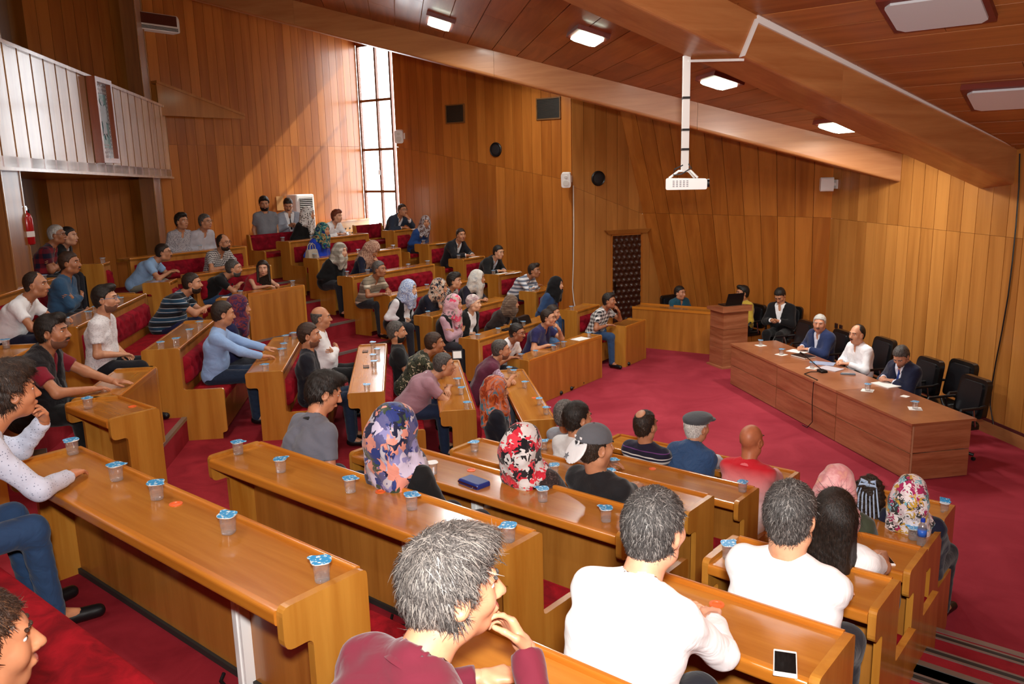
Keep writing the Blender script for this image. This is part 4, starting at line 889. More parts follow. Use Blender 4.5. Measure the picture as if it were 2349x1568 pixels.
def head_field(F, P, nb):
    fem = P.get('fem', 0); ch = P.get('child', 0)
    F.ell((0, -.014, .028), (.0755, .096, .09), 0); F.ell((0, .026, -.028), (.060 - .004 * fem, .066, .088 - .006 * fem), .03)
    F.ell((0, .047 - .004 * fem, -.093 + .006 * fem), (.034 - .006 * fem, .034, .028), .03); F.cap((-.045, .0, -.075), (.045, .0, -.075), .03, .03, .035)
    for s in (-1, 1):
        F.ell((s * .040, .056, -.030), (.026, .026, .028), .02); F.ell((s * .0775, -.008, -.012), (.011, .024, .033), .008); F.ell((s * .083, -.012, -.008), (.006, .014, .02), .006, sub=True)
    F.cap((-.036, .080, .024), (.036, .080, .024), .011, .011, .018)
    for s in (-1, 1): F.ell((s * .032, .101, .002), (.018, .015, .013), .012, sub=True)
    n = .85 if (fem or ch) else 1.0
    F.cap((0, .089, .008), (0, .089 + .022 * n, -.034), .008, .0125 * n, .012)
    for s in (-1, 1): F.ell((s * .013, .097, -.038), (.009, .011, .008), .008)
    F.cap((-.018, .090, -.066), (.018, .090, -.066), .008, .008, .012); F.cap((-.020, .099, -.0665), (.020, .099, -.0665), .0028, .0028, 0) if False else None
    nk = P.get('neck', .054) - .006 * fem; F.cap((0, -.018, -.06), nb, nk, nk * 1.12, .03); return F
def hair_field(P, style, h, sk):
    F = Fld((-.15, -.2, -.34 if style in ('long', 'girl', 'curlylong') else -.16), (.15, .14, .19), h)
    t = {'short': .010, 'buzz': .004, 'med': .017, 'quiff': .012, 'fringe': .007, 'receding': .007, 'long': .018, 'girl': .018, 'curlylong': .03, 'mop': .024}[style]
    F.ell((0, -.014, .028), (.0755 + t, .096 + t, .09 + t), 0); F.ell((0, -.03, -.02), (.066 + t, .07 + t, .075 + t), .02)
    if style == 'quiff': F.ell((0, .055, .105), (.055, .045, .032), .03)
    if style == 'mop': F.ell((0, .045, .095), (.07, .055, .04), .03); F.ell((0, .02, .11), (.06, .07, .03), .03)
    if style == 'med': F.ell((.01, .03, .105), (.065, .07, .03), .03)
    hl = {'receding': ((-.11, -.085), (-.05, -.062), (-.012, -.015), (.01, .03), (.035, .085), (.06, .115), (.12, .13)), 'fringe': ((-.11, -.085), (-.05, -.062), (-.012, -.02), (.012, .02), (.035, .05), (.12, .06))}.get(style, ((-.11, -.098), (-.06, -.08), (-.012, -.045), (.012, -.028), (.022, .0), (.032, .042), (.055, .056), (.075, .068), (.12, .08)))
    yy = F.y[0, :, 0]; f = np.interp(yy, [p[0] for p in hl], [p[1] for p in hl]).astype(f32)[None, :, None]
    if style in ('long', 'girl', 'curlylong'):
        f = np.where(F.y < .015, f32(-1.), f)
    F.d = np.maximum(F.d, (f - F.z + f32(.004) * np.sin(F.x * 170 + F.y * 120) + f32(.003) * np.sin(F.x * 90 - F.y * 200)) * f32(.8))
    if style == 'fringe': F.d = np.maximum(F.d, (F.z - f32(.048) + np.maximum(F.y, -.05) * f32(.1)) * f32(.9))
    if style == 'receding': F.d = np.maximum(F.d, -(np.sqrt((F.x / .9) ** 2 + (F.y - .075) ** 2 + (F.z - .10) ** 2) - f32(P.get('patch', .062))))
    for s in (-1, 1): F.ell((s * .09, -.004, -.016), (.022, .027, .036), .004, sub=True) if style not in ('long', 'girl', 'curlylong') else None
    if style == 'long':
        for x in (-.055, -.02, .02, .055): F.cap((x, -.06, .0), (x * 1.25, -.095, -.31), .05, .03, .03)
        for s in (-1, 1): F.cap((s * .075, -.02, .02), (s * .085, -.03, -.2), .028, .03, .03)
    if style == 'girl':
        for x in (-.06, -.02, .02, .06): F.cap((x, -.05, .0), (x * 1.3, -.085, -.27), .045, .025, .03)
        for s in (-1, 1): F.cap((s * .078, .01, .03), (s * .09, .035, -.2), .024, .022, .03)
    if style == 'curlylong':
        for x in (-.06, .0, .06): F.cap((x, -.06, .0), (x * 1.2, -.10, -.17), .055, .05, .04)
    am = {'buzz': .001, 'curlylong': .012, 'mop': .005, 'med': .004, 'long': .0012, 'girl': .0015}.get(style, .002); fr = 95. if style != 'curlylong' else 60.
    F.d = F.d + f32(am) * (np.sin(F.x * fr + 3 * np.sin(F.z * 40)) * np.sin(F.z * fr * .8 + F.y * 50)).astype(f32)
    return F
def strands(v, q, n, L, seed):              # thin locks lying on the hair surface, in head space
    rg = np.random.default_rng(seed); f = q[rg.integers(0, len(q), n)]; w_ = rg.random((n, 4)) ** .7; w_ /= w_.sum(1, keepdims=True); p = (v[f] * w_[:, :, None]).sum(1)
    nn = np.cross(v[f[:, 2]] - v[f[:, 0]], v[f[:, 3]] - v[f[:, 1]]); nn /= np.linalg.norm(nn, axis=1, keepdims=True) + 1e-9
    sg = np.sign((nn * (p - np.array([0, -.02, 0]))).sum(1)); nn *= sg[:, None]
    cr = np.array([.01, -.055, .12]); t = p - cr; t[:, 2] -= .03; t += rg.normal(0, .035, t.shape); t -= (t * nn).sum(1)[:, None] * nn; t /= np.linalg.norm(t, axis=1, keepdims=True) + 1e-9
    sd = np.cross(nn, t); wd = rg.uniform(.0006, .0013, n)[:, None]; l = (L * rg.uniform(.6, 1.25, n))[:, None]; lift = rg.uniform(.001, .006, n)[:, None]; V = []
    for k, (a, wk, h_) in enumerate(((0, 1., 0.), (.5, .8, 1.), (1., .25, .9))): c = p + t * l * a + nn * lift * h_ - nn * (l * a) ** 2 * 4.5; V += [c - sd * wd * wk, c + sd * wd * wk]
    V = np.stack(V, 1); i = np.arange(n)[:, None] * 6; Q = np.concatenate([i + np.array([[0, 1, 3, 2]]), i + np.array([[2, 3, 5, 4]])]); return V.reshape(-1, 3), Q
def scarf_field(P, h, nb, low=1.0):
    F = Fld((-.24, -.26, -.46), (.24, .22, .17), h); t = .021
    F.ell((0, -.018, .030), (.0755 + t, .100 + t, .092 + t), 0); F.ell((0, .020, -.036), (.058 + t, .066 + t, .088 + t), .03)
    F.cap((0, -.02, -.06), (nb[0] * .6, nb[1] * .6 - .01, -.15), .066, .070, .04)
    F.cap((0, .03, -.12), (nb[0], nb[1] + .055, nb[2] - .02), .05, .065, .05)
    F.ell((nb[0], nb[1] + .0, nb[2] - .015), (.15, .115, .055), .06)
    if P.get('drape', 1):
        for x in (-.06, 0, .06): F.cap((x * .7, -.07, -.03), (nb[0] + x * 1.5, nb[1] - .085, nb[2] - .10 * low), .075, .045, .05)
        for x in (-.05, .05): F.cap((x * .7, .03, -.12), (nb[0] + x * 1.1, nb[1] + .11, nb[2] - .12 * low), .05, .035, .05)
    F.d = F.d + f32(.004) * (np.sin(F.z * 55 + F.x * 38 + 2 * np.sin(F.y * 30)) * np.sin(F.x * 30 - F.z * 22)).astype(f32)
    F.ell((0, .118, -.020), (.066, .090, .086), .006, sub=True)
    return F
STUB = plain('stubble', '6E4A38', .7)
def person(label, o, face, hip, hc, P):
    """o floor point, face heading in degrees, hip and hc (head centre) in the person's own frame (y forward)"""
    S = P.get('S', 1.03); dist = np.linalg.norm(np.array(o)[:2]); hb = float(np.clip(dist * .0016, .011, .021)); hh = float(np.clip(dist * .00075, .006, .0105)); hn = float(np.clip(dist * .0006, .0048, .0075))
    root = thing('person', label, 'person', o, R_(face - 90)); g = P.get('girth', 1.0); fem = P.get('fem', 0); tone = P.get('skin', 'C08A68')
    hip, hc = np.asarray(hip, float), np.asarray(hc, float); u = hc - hip; L = np.linalg.norm(u); up = u / L; stand = P.get('stand', 0)
    yaw, pit, rol = R_(P.get('yaw', 0)), R_(P.get('pitch', 0)), R_(P.get('roll', 0)); RH = rotz(yaw) @ rotx(pit) @ roty(rol); sh = S * P.get('hs', 1.0) * 1.13
    nb = hip + u * .72 + np.array([0, -.015, .0]); tw = rotz(yaw * .25 + R_(P.get('twist', 0))); lat = tw @ np.array([1., 0, 0])
    fwd = nrm(np.cross(up, lat)); fwd = fwd if (fwd @ (tw @ np.array([0, 1., 0]))) > 0 else -fwd
    SW = (.178 - .018 * fem) * S * (1 + .35 * (g - 1))
    shl = {s: nb + lat * s * SW - up * .062 * S for s in (-1, 1)}
    ch = hip + u * .46 - fwd * .02; be = hip + u * .2 + fwd * .015 * g
    nbh = RH.T @ (nb - hc) / sh
    dy, dz = P.get('desk', (.48, .79)); pose = P.get('pose', 'lap'); la, lf_ = .285 * S, .25 * S
    chin = hc + RH @ (np.array([.0, .105, -.10]) * sh)
    T = {}                                  # side: (wrist target, pole, hand direction, palm, curl)
    dn = np.array([0, 0, -1.])
    def desk_hand(s, x, y, dirx): return (np.array([s * x, dy + y, dz + .035]), np.array([s * 1.0, -.4, -.7]), np.array([s * dirx, 1., -.08]), dn, .45)
    for s in (-1, 1):
        if pose in ('desk', 'chin', 'chinL', 'reach', 'read'): T[s] = desk_hand(s, .10, .10, -.75)
        elif pose == 'fold': T[s] = (np.array([-s * .02, dy + .10 + .04 * (s > 0), dz + .04 + .03 * (s > 0)]), np.array([s * 1., -.2, -.5]), np.array([-s * 1., .25, -.05]), dn, .5)
        elif pose == 'cross': T[s] = (hip + u * .42 + fwd * (.165 + .025 * s) * g - lat * s * .09, np.array([s * 1., -.1, -.7]) - fwd * .1, -lat * s - fwd * .35 + up * .05, -fwd, .5)
        elif pose == 'lap': T[s] = (np.array([s * .06, .24, hip[2] + .10 + .02 * (s > 0)]), np.array([s * 1., -.7, -.3]), np.array([-s * .6, .8, -.15]), dn, .6)
        elif pose == 'phone': T[s] = (hip + u * .42 + fwd * .30 + lat * s * .07, np.array([s * 1., -.5, -.8]), nrm(-lat * s * .8 + fwd * .5 + up * .35), up * -.3 + fwd * .7, .9)
        elif pose == 'side': T[s] = (shl[s] + np.array([s * .05, .03, -.50 * S]), np.array([s * .3, -1., 0]), np.array([0, .1, -1.]), -lat * s, .45)
    if pose in ('chin', 'chinL'):
        s = 1 if pose == 'chin' else -1; T[s] = (chin + np.array([s * .055, .035, -.085]) * S, np.array([s * .7, .35, -1.]), nrm(np.array([-s * .5, -.45, .9])), nrm(hc - chin + np.array([-s * .3, -.6, 0])), .95)
    if pose == 'reach': s = P.get('rs', -1); T[s] = (np.array([s * .15, dy + .22, dz + .03]), np.array([s, -.4, -.6]), np.array([0, 1., -.03]), dn, .15)
    if 'hands' in P:
        for s, tt in P['hands'].items(): T[s] = tuple(np.asarray(q, float) if not isinstance(q, float) else q for q in tt)
    J = {}
    for s in (-1, 1):
        el, wr_ = ik(shl[s], T[s][0], la, lf_, T[s][1]); J[s] = (shl[s], el, wr_)
    hz = hip[2]; lg = {}
    for s in (-1, 1):
        hj = hip + np.array([s * .088 * S, 0, -.02])
        if stand: kn = np.array([s * .10, .03, .49 * S]); an = np.array([s * .11, -.03, .09]); toe = np.array([s * .14, .13, .045])
        else:
            kx = P.get('knee', .13); kn = np.array([s * kx, hip[1] + .43 * S, hz - .02]); an = np.array([s * kx * .95, hip[1] + .43 * S + P.get('shin', .02), .09]); toe = an + np.array([s * .03, .14, -.045])
        lg[s] = (hj, kn, an, toe)
        if 'legs' in P: lg[s] = tuple(np.asarray(q, float) for q in P['legs'][s])
    pts = np.array([q for s in (-1, 1) for q in (*J[s], *lg[s])] + [hip, nb, hc]); lo, hi = pts.min(0) - .21, pts.max(0) + .21; lo[2] = max(lo[2], -.06); hi[2] = min(hi[2], max(nb[2], max(J[s][2][2] for s in (-1, 1))) + .16)
    tr = lambda r: r * S * g
    def torso(F, e, k=.05):
        w1, w2, w3 = .062 * S, .075 * S, .085 * S * (1 - .1 * fem)
        for s in (-1, 1):
            F.cap(hip + lat * s * w1, be + lat * s * w2 * .9, tr(.118 + .006 * fem) + e, tr(.112) + e, k); F.cap(be + lat * s * w2 * .9, ch + lat * s * w3, tr(.112) + e, tr(.108) + e, k)
            F.cap(ch + lat * s * w3, nb + lat * s * .055 * S - up * .06, tr(.108) + e, tr(.07) + e, k)
            if fem: F.ell(ch + lat * s * .07 + fwd * .075 + up * .03, (.062 + e, .06 + e, .065 + e), .05)
        if g > 1.06: F.ell(be + fwd * .05, (tr(.15) + e, tr(.14) + e, tr(.15) + e), .06)
        
        for s in (-1, 1): F.cap(nb + lat * s * .02 - up * .005, shl[s] - lat * s * .015 + up * .004, .040 * S + e, .046 * S + e, .05)
        F.cap(shl[-1] + lat * .03, shl[1] - lat * .03, .05 * S + e, .05 * S + e, .06); F.cap(nb - up * .07, nb + up * .01, .06 * S + e, .054 * S + e, .05); return F
    def arm(F, s, e, t=2.0, k=.03, flare=0.):   # t: 0..1 upper arm, 1..2 forearm
        a, b, c = J[s]; ag = .5 + .5 * g; r = [.047 * S * ag, .040 * S * ag, .040 * S * ag, .027 * S]
        if t >= 1: F.cap(a, b, r[0] + e, r[1] + e, k)
        else: F.cap(a, a + (b - a) * t, r[0] + e, r[0] + (r[1] - r[0]) * t + e + flare, k)
        if t > 1: q = t - 1; F.cap(b, b + (c - b) * q, r[2] + e, r[2] + (r[3] - r[2]) * q + e, k)
        return F
    def leg(F, s, e, k=.04, foot=False, shin=1.0):
        hj, kn, an, toe = lg[s]; F.cap(hj, kn, tr(.085) + e, tr(.060) + e, k); F.cap(kn, kn + (an - kn) * shin, tr(.058) + e, .042 * S + e, k)
        if foot: F.cap(an, toe, .04, .032, .02)
        return F
    base = Fld(lo, hi, hb)
    wr_noise = (np.sin(base.x * 47 + 3 * np.sin(base.z * 19)) * np.sin(base.z * 41 + base.y * 33)).astype(f32)
    # body
    F = base.copy(); torso(F, -.004)
    for s in (-1, 1): arm(F, s, 0.); leg(F, s, 0., foot=True)
    F.cap(nb - up * .05, hc + RH @ (np.array([0, -.02, -.07]) * sh), P.get('neck', .054) * S * .98, P.get('neck', .054) * S * .95, .02)
    parts = [(*F.mesh(), 0)]
    H = Fld((-.105, -.125, min(-.135, nbh[2] - .02)), (.105, .135, .135), hh); H.x, H.y, H.z = H.x, H.y, H.z; head_field(H, P, nbh)
    hv, hq = H.mesh(); hv[:, 2] = np.where(hv[:, 2] < -.02, hv[:, 2], hv[:, 2]); tohead = lambda v: np.asarray(v) * sh @ RH.T + hc
    parts.append((tohead(hv), hq, 0))
    for s in (-1, 1):
        parts.append((tohead(QS[0] * [.0155, .010, .0075] + [s * .032, .0735, .003]), QS[1], 1)); parts.append((tohead(QS[0] * [.0068, .005, .0068] + [s * .032 + P.get('gaze', 0) * .004, .0800, .003]), QS[1], 2))
        for k_ in (0, 1, 2): parts.append((tohead(QS[0] * [.011, .005, .0042] + [s * (.019 + .014 * k_), .0945 - .006 * k_, .0255 + .002 * (k_ == 1)]), QS[1], 4))
    parts.append((tohead(QS[0] * [.021, .007, .0042] + [0, .0945, -.0635]), QS[1], 3)); parts.append((tohead(QS[0] * [.017, .0075, .005] + [0, .094, -.0705]), QS[1], 3))
    for s in (-1, 1):
        _, el, wr_ = J[s]; _, _, hd, pm, cu = T[s]; hd = nrm(nrm(hd) * .8 + nrm(wr_ - el) * .25); parts.append((*place(hand_mesh(cu, s > 0, hn), frame_from(hd, pm), wr_, S * (.95 - .06 * fem)), 0))
    hcol = P.get('hair', ('short', 'dbrown')); hm = HM[hcol[1]]
    obj('body', qmesh('body', parts, [skin(tone), EYEW, EYED, LIPS, hm if hcol[0] != 'bald' else HM['dbrown']]), None, root)
    # clothes
    top = P['top']; tm = top['m']; sl = {'short': .62, 'long': 1.97, 'none': 0, 'elbow': 1.0, 'roll': 1.35}[top.get('sleeve', 'short')]
    F = base.copy(); torso(F, .012)
    neckp = nb + up * top.get('neck', -.005)
    
    nk_ = base.copy(); nk_.cap(nb + fwd * .012 - up * top.get('drop', .004), nb + up * .2 + fwd * .03, .064 * S, .075 * S, 0)
    if top.get('collar') or top.get('neck', 0) < 0: nk_.ell(nb + fwd * .075 - up * .045, (.024, .05, .06), .01)
    for s in (-1, 1):
        if sl:
            A = base.copy(); arm(A, s, .014, sl, flare=.006)
            a, b, c = J[s]; q = (a + (b - a) * sl) if sl <= 1 else b + (c - b) * (sl - 1); ax = nrm(b - a) if sl <= 1 else nrm(c - b)
            A.cut(q, ax); k = .055; hh_ = np.clip(.5 + .5 * (F.d - A.d) / k, 0, 1); F.d = F.d * (1 - hh_) + A.d * hh_ - k * hh_ * (1 - hh_)
    F.d = np.maximum(F.d, -nk_.d); F.d = F.d + f32(.0035) * wr_noise
    if top.get('hem') is not None: F.cut(hip + up * top['hem'], -up)
    obj(top.get('name', 'shirt'), qmesh('shirt', [(*F.mesh(), 0)], [tm]), None, root)
    if top.get('collar'):
        m = MB(); R3 = []; n_ = 20
        for i in range(n_ + 1):
            a = math.pi / 2 + .35 + (2 * math.pi - .7) * i / n_; R3.append((math.cos(a), math.sin(a)))
        v = []; f = []
        for i, (ca, sa) in enumerate(R3):
            dirv = lat * ca + fwd * sa
            base_p = nb + up * (.005 - .018 * max(0, (fwd @ dirv)))
            w_ = .062 * S; v += [tuple(base_p + dirv * (w_ + .012)), tuple(base_p + dirv * (w_ + .002) + up * .038), tuple(base_p + dirv * (w_ + .03) + up * (-.012 - .03 * max(0, fwd @ dirv)))]
        for i in range(len(R3) - 1): a = 3 * i; f += [(a, a + 3, a + 4, a + 1), (a + 1, a + 4, a + 5, a + 2)]
        obj('collar', mesh('collar', v, f, True), top['collar'] if not isinstance(top['collar'], bool) else tm, root)
    jk = P.get('jacket')
    if jk:
        F = base.copy(); torso(F, jk.get('e', .028) + .004); nk2 = base.copy(); nk2.cap(nb + fwd * .015 - up * .0, nb + up * .2 + fwd * .03, .070 * S, .08 * S, 0); F.d = np.maximum(F.d, -nk2.d)
        rx, ry, rz_ = (base.x - nb[0]), (base.y - nb[1]), (base.z - nb[2]); xl = rx * lat[0] + ry * lat[1] + rz_ * lat[2]; zl = rx * up[0] + ry * up[1] + rz_ * up[2]; yl = rx * fwd[0] + ry * fwd[1] + rz_ * fwd[2]
        dp = jk.get('depth', .30); w_ = np.clip((zl + dp) / dp, 0, 1.2) * jk.get('w', .075) + jk.get('open', .0); wedge = np.maximum(np.abs(xl) - w_, np.maximum(-yl - f32(.0), -(zl + jk.get('len', dp))))
        if jk.get('sleeve', 1):
            for s in (-1, 1):
                A = base.copy(); arm(A, s, .028, 1.9); a, b, c = J[s]; q = b + (c - b) * .9; A.cut(q, nrm(c - b)); k = .06; hh_ = np.clip(.5 + .5 * (F.d - A.d) / k, 0, 1); F.d = F.d * (1 - hh_) + A.d * hh_ - k * hh_ * (1 - hh_)
        F.d = np.maximum(F.d, -wedge.astype(f32)); F.d = np.maximum(F.d, -nk2.d)
        F.d = F.d + f32(.003) * wr_noise; obj(jk.get('name', 'jacket'), qmesh('jacket', [(*F.mesh(), 0)], [jk['m']]), None, root)
    if 'tie' in P:
        F = base.copy(); 
        F.cap(nb + fwd * .072 + up * -.03, hip + u * .28 + fwd * (.135 * g), .014, .024, 0); obj('tie', qmesh('tie', [(*F.mesh(), 0)], [P['tie']]), None, root)
    bt = P.get('bottom', K('23242C')); F = base.copy()
    F.cap(hip - lat * .05, hip + lat * .05, tr(.118) + .006, tr(.118) + .006, .04)
    for s in (-1, 1): leg(F, s, .012)
    if P.get('skirt'):
        a, b = lg[-1], lg[1]; F.cap((a[0] + b[0]) / 2, (a[1] + b[1]) / 2, .14 * S, .12 * S, .08); F.cap((a[1] + b[1]) / 2 - [0, .02, 0], (a[2] + b[2]) / 2 + [0, 0, .1], .11 * S, .12 * S, .06)
    F.d = F.d + f32(.003) * wr_noise; obj('skirt' if P.get('skirt') else 'trousers', qmesh('trousers', [(*F.mesh(), 0)], [bt]), None, root)
    if P.get('shoes', 1):
        for s in (-1, 1):
            an, toe = lg[s][2], lg[s][3]; d_ = nrm((toe - an) * [1, 1, .3 if not P.get('legs') else 1.]); F = Fld(np.minimum(an, toe) - .09, np.maximum(an, toe) + .09, max(hb * .8, .009)); F.cap(an - d_ * .03 + [0, 0, -.035], toe + d_ * .06 + [0, 0, .005], .042, .036, 0); F.cap(an, an - [0, 0, .03], .046, .046, .02); obj('shoe', qmesh('shoe', [(*F.mesh(), 0)], [P.get('shoe', M['black'])]), None, root)
    # head dress and hair
    if 'scarf' in P:
        F = scarf_field(P, max(hh * 1.25, .009), nbh, P.get('low', 1.0)); v, q = F.mesh(); obj('headscarf', qmesh('headscarf', [(tohead(v), q, 0)], [P['scarf']]), None, root)
    elif hcol[0] != 'bald':
        F = hair_field(P, hcol[0], hh, H); v, q = F.mesh(); obj('hair', qmesh('hair', [(tohead(v), q, 0)], [hm]), None, root)
        if dist < 9.5:
            nst = int(np.clip(5200 * 3.0 / dist, 1500, 6500)); Ls = {'buzz': .008, 'short': .022, 'receding': .02, 'fringe': .018, 'med': .038, 'mop': .04, 'quiff': .03, 'long': .09, 'girl': .07, 'curlylong': .05}[hcol[0]]
            sv, sq_ = strands(v, q, nst, Ls, int(px_seed(label))); h2 = len(sq_) // 2; mi = np.random.default_rng(3).random(h2) < {'salt': .22, 'grey': .3, 'dgrey': .2, 'white': .6}.get(hcol[1], .12); mi = np.concatenate([mi, mi]).astype(int)
            me_ = qmesh('hair_strands', [(tohead(sv), sq_, 0)], [hm, HLT[hcol[1]]]); me_.polygons.foreach_set('material_index', mi.astype(np.int32)); so = obj('hair_strands', me_, None, root); so['kind'] = 'stuff'
    if P.get('bonnet'):
        F = Fld((-.13, -.16, -.1), (.13, .14, .16), hh); F.ell((0, -.02, .034), (.088, .112, .1), 0); F.ell((0, -.075, -.035), (.06, .05, .045), .03); F.cut((0, .055, .04), (0, .62, -.8)); F.d = F.d + f32(.003) * np.sin(F.z * 90 + F.x * 60).astype(f32); v, q = F.mesh(); obj('bonnet', qmesh('bonnet', [(tohead(v), q, 0)], [P['bonnet']]), None, root)
    if P.get('cap') == 'ball':
        F = Fld((-.13, -.2, -.12), (.13, .14, .17), hh); F.ell((0, -.012, .036), (.088, .109, .098), 0); F.cut((0, 0, .032), (0, -.12, -1)); v, q = F.mesh(); obj('cap_crown', qmesh('cap', [(tohead(v), q, 0)], [K('5A5C62')]), None, root)
        F = Fld((-.13, -.26, -.12), (.13, .0, .1), hh); F.ell((0, -.125, -.002), (.082, .085, .012), 0, rot=rotx(R_(52))); F.d = np.maximum(F.d, F.y + f32(.088)); v, q = F.mesh(); br = obj('cap_brim', qmesh('cap_brim', [(tohead(v), q, 0)], [K('E4E4E6')]), None, root)
        m = MB(); m.lathe([(.009, 0), (.006, .004)], 10); m.v = [tuple(tohead(np.array(p) + [0, -.01, .132])) for p in m.v]; m.build('cap_button', K('3A3C42'), root)
        def onback(pts, mat_, name, yc=-.118, zc=.05):
            m = MB(); m.prism(pts, 0, .004, axis=1); m.v = [tuple(tohead(rotx(R_(-14)) @ np.array([p[0], -p[1], p[2]]) + [0, yc, zc])) for p in m.v]; return m.build(name, mat_, root)
        bw = .036
        onback([(-bw, .018), (bw, .018), (bw, .030), (-bw, .030)], K('ECECEE'), 'cap_emblem_bar', -.1135, .045); onback([(-.024, .012), (.024, .012), (.024, -.006), (0, -.026), (-.024, -.006)], K('ECECEE'), 'cap_emblem_shield', -.1165, .043); onback([(-.014, .006), (.014, .006), (.012, -.004), (0, -.016), (-.012, -.004)], K('26282C'), 'cap_emblem_mark', -.1185, .043)
        st_ = [(.022 * (1 if i % 2 == 0 else .42) * math.sin(math.pi * i / 5), .022 * (1 if i % 2 == 0 else .42) * math.cos(math.pi * i / 5)) for i in range(10)]
        m = MB(); m.prism(st_, 0, .003, axis=1); m.v = [tuple(tohead(rotx(R_(-38)) @ np.array([p[0] - .03, -p[1], p[2]]) + [0, -.166, -.035])) for p in m.v]; m.build('cap_star', K('6A6C72'), root)
    if P.get('cap') == 'flat':
        F = Fld((-.14, -.16, -.05), (.14, .2, .17), hh); F.ell((0, .005, .072), (.104, .130, .045), 0); F.ell((0, -.012, .05), (.086, .106, .06), .02); F.ell((0, .115, .045), (.07, .06, .014), .02); F.cut((0, 0, .028), (0, -.12, -1)); v, q = F.mesh(); obj('flat_cap', qmesh('flat_cap', [(tohead(v), q, 0)], [K('4A4E54')]), None, root)
    if P.get('crown'):
        m = MB(); F = Fld((-.1, -.14, .0), (.1, .06, .16), hh); F.ell((0, -.014, .028), (.0755 + .0135, .096 + .0135, .09 + .0135), 0); q_ = Fld((-.1, -.14, .0), (.1, .06, .16), hh); q_.ell((0, -.075, .115), (.042, .05, .04), 0); F.d = np.maximum(F.d, q_.d); v, q = F.mesh(); obj('bald_crown', qmesh('crown', [(tohead(v), q, 0)], [skin(tone)]), None, root)
    if P.get('ribbons'):
        m = MB(); rb = K('A8BEDC')
        for i in range(7):
            a = -.06 + .02 * i; m.tube([tuple(tohead(np.array([a, -.09, .09]))), tuple(tohead(np.array([a * 1.3, -.145, .03]))), tuple(tohead(np.array([a * 1.5 + .01, -.150, -.12 - .02 * (i % 3)])))], .006, 5)
        for sx_ in (-1, 1): m.tube([tuple(tohead(np.array([0, -.085, .115]))), tuple(tohead(np.array([sx_ * .05, -.09, .135]))), tuple(tohead(np.array([sx_ * .06, -.10, .1]))), tuple(tohead(np.array([0, -.1, .105])))], .014, 6)
        m.build('hair_ribbons', rb, root)
    if P.get('beard'):
        F = H.copy(); F.d = F.d - f32(.004 if P['beard'] != 'stubble' else .0016); f = np.interp(H.y[0, :, 0], [-.03, .0, .03, .07, .10, .13], [-.03, -.03, -.062, -.066, -.046, -.046]).astype(f32)[None, :, None]
        F.d = np.maximum(F.d, (F.z - f)); F.d = np.maximum(F.d, (f32(.005) - F.y)); F.d = np.maximum(F.d, f32(-.128) - F.z)
        F.ell((0, .105, -.067), (.022, .03, .0085), 0, sub=True); v, q = F.mesh(); obj('beard', qmesh('beard', [(tohead(v), q, 0)], [HM[P.get('bc', hcol[1])] if P['beard'] != 'stubble' else STUB]), None, root)
    if P.get('moustache'):
        F = Fld((-.05, .06, -.08), (.05, .13, -.03), hh * .8)
        for s in (-1, 1): F.cap((s * .004, .1035, -.0525), (s * .028, .093, -.060), .0072, .005, .004)
        v, q = F.mesh(); obj('moustache', qmesh('moustache', [(tohead(v), q, 0)], [HM[P.get('bc', hcol[1])]]), None, root)
    if P.get('glasses'):
        m = MB()
        for s in (-1, 1):
            ring = [(s * .033 + .024 * math.cos(a), .103 - .004 * abs(math.cos(a)), .002 + .017 * math.sin(a)) for a in [2 * math.pi * k / 14 for k in range(15)]]; m.tube(ring, .0018, 5, False); m.tube([(s * .057, .10, .006), (s * .083, .03, .006), (s * .084, -.02, .0)], .0018, 5)
        m.tube([(-.009, .105, .006), (.009, .105, .006)], .0018, 5); m.v = [tuple(tohead(np.array(p))) for p in m.v]; m.build('glasses', M['black'] if P['glasses'] == 1 else plain('blue_frame', '3E7FA8', .3), root)
    if P.get('watch'):
        s = P['watch']; a, b = J[s][1], J[s][2]; F = Fld(np.minimum(a, b) - .06, np.maximum(a, b) + .06, .008); F.cap(b - nrm(b - a) * .035, b - nrm(b - a) * .012, .034, .033, 0); F.cut(b - nrm(b - a) * .01, nrm(b - a)); F.cut(b - nrm(b - a) * .035, -nrm(b - a)); obj('watch', qmesh('watch', [(*F.mesh(), 0)], [M['steel']]), None, root)
    P['_J'] = J; P['_R'] = (RH, hc, sh, root, tohead, hh, nb, up, fwd, lat)
    return root
DBG = []
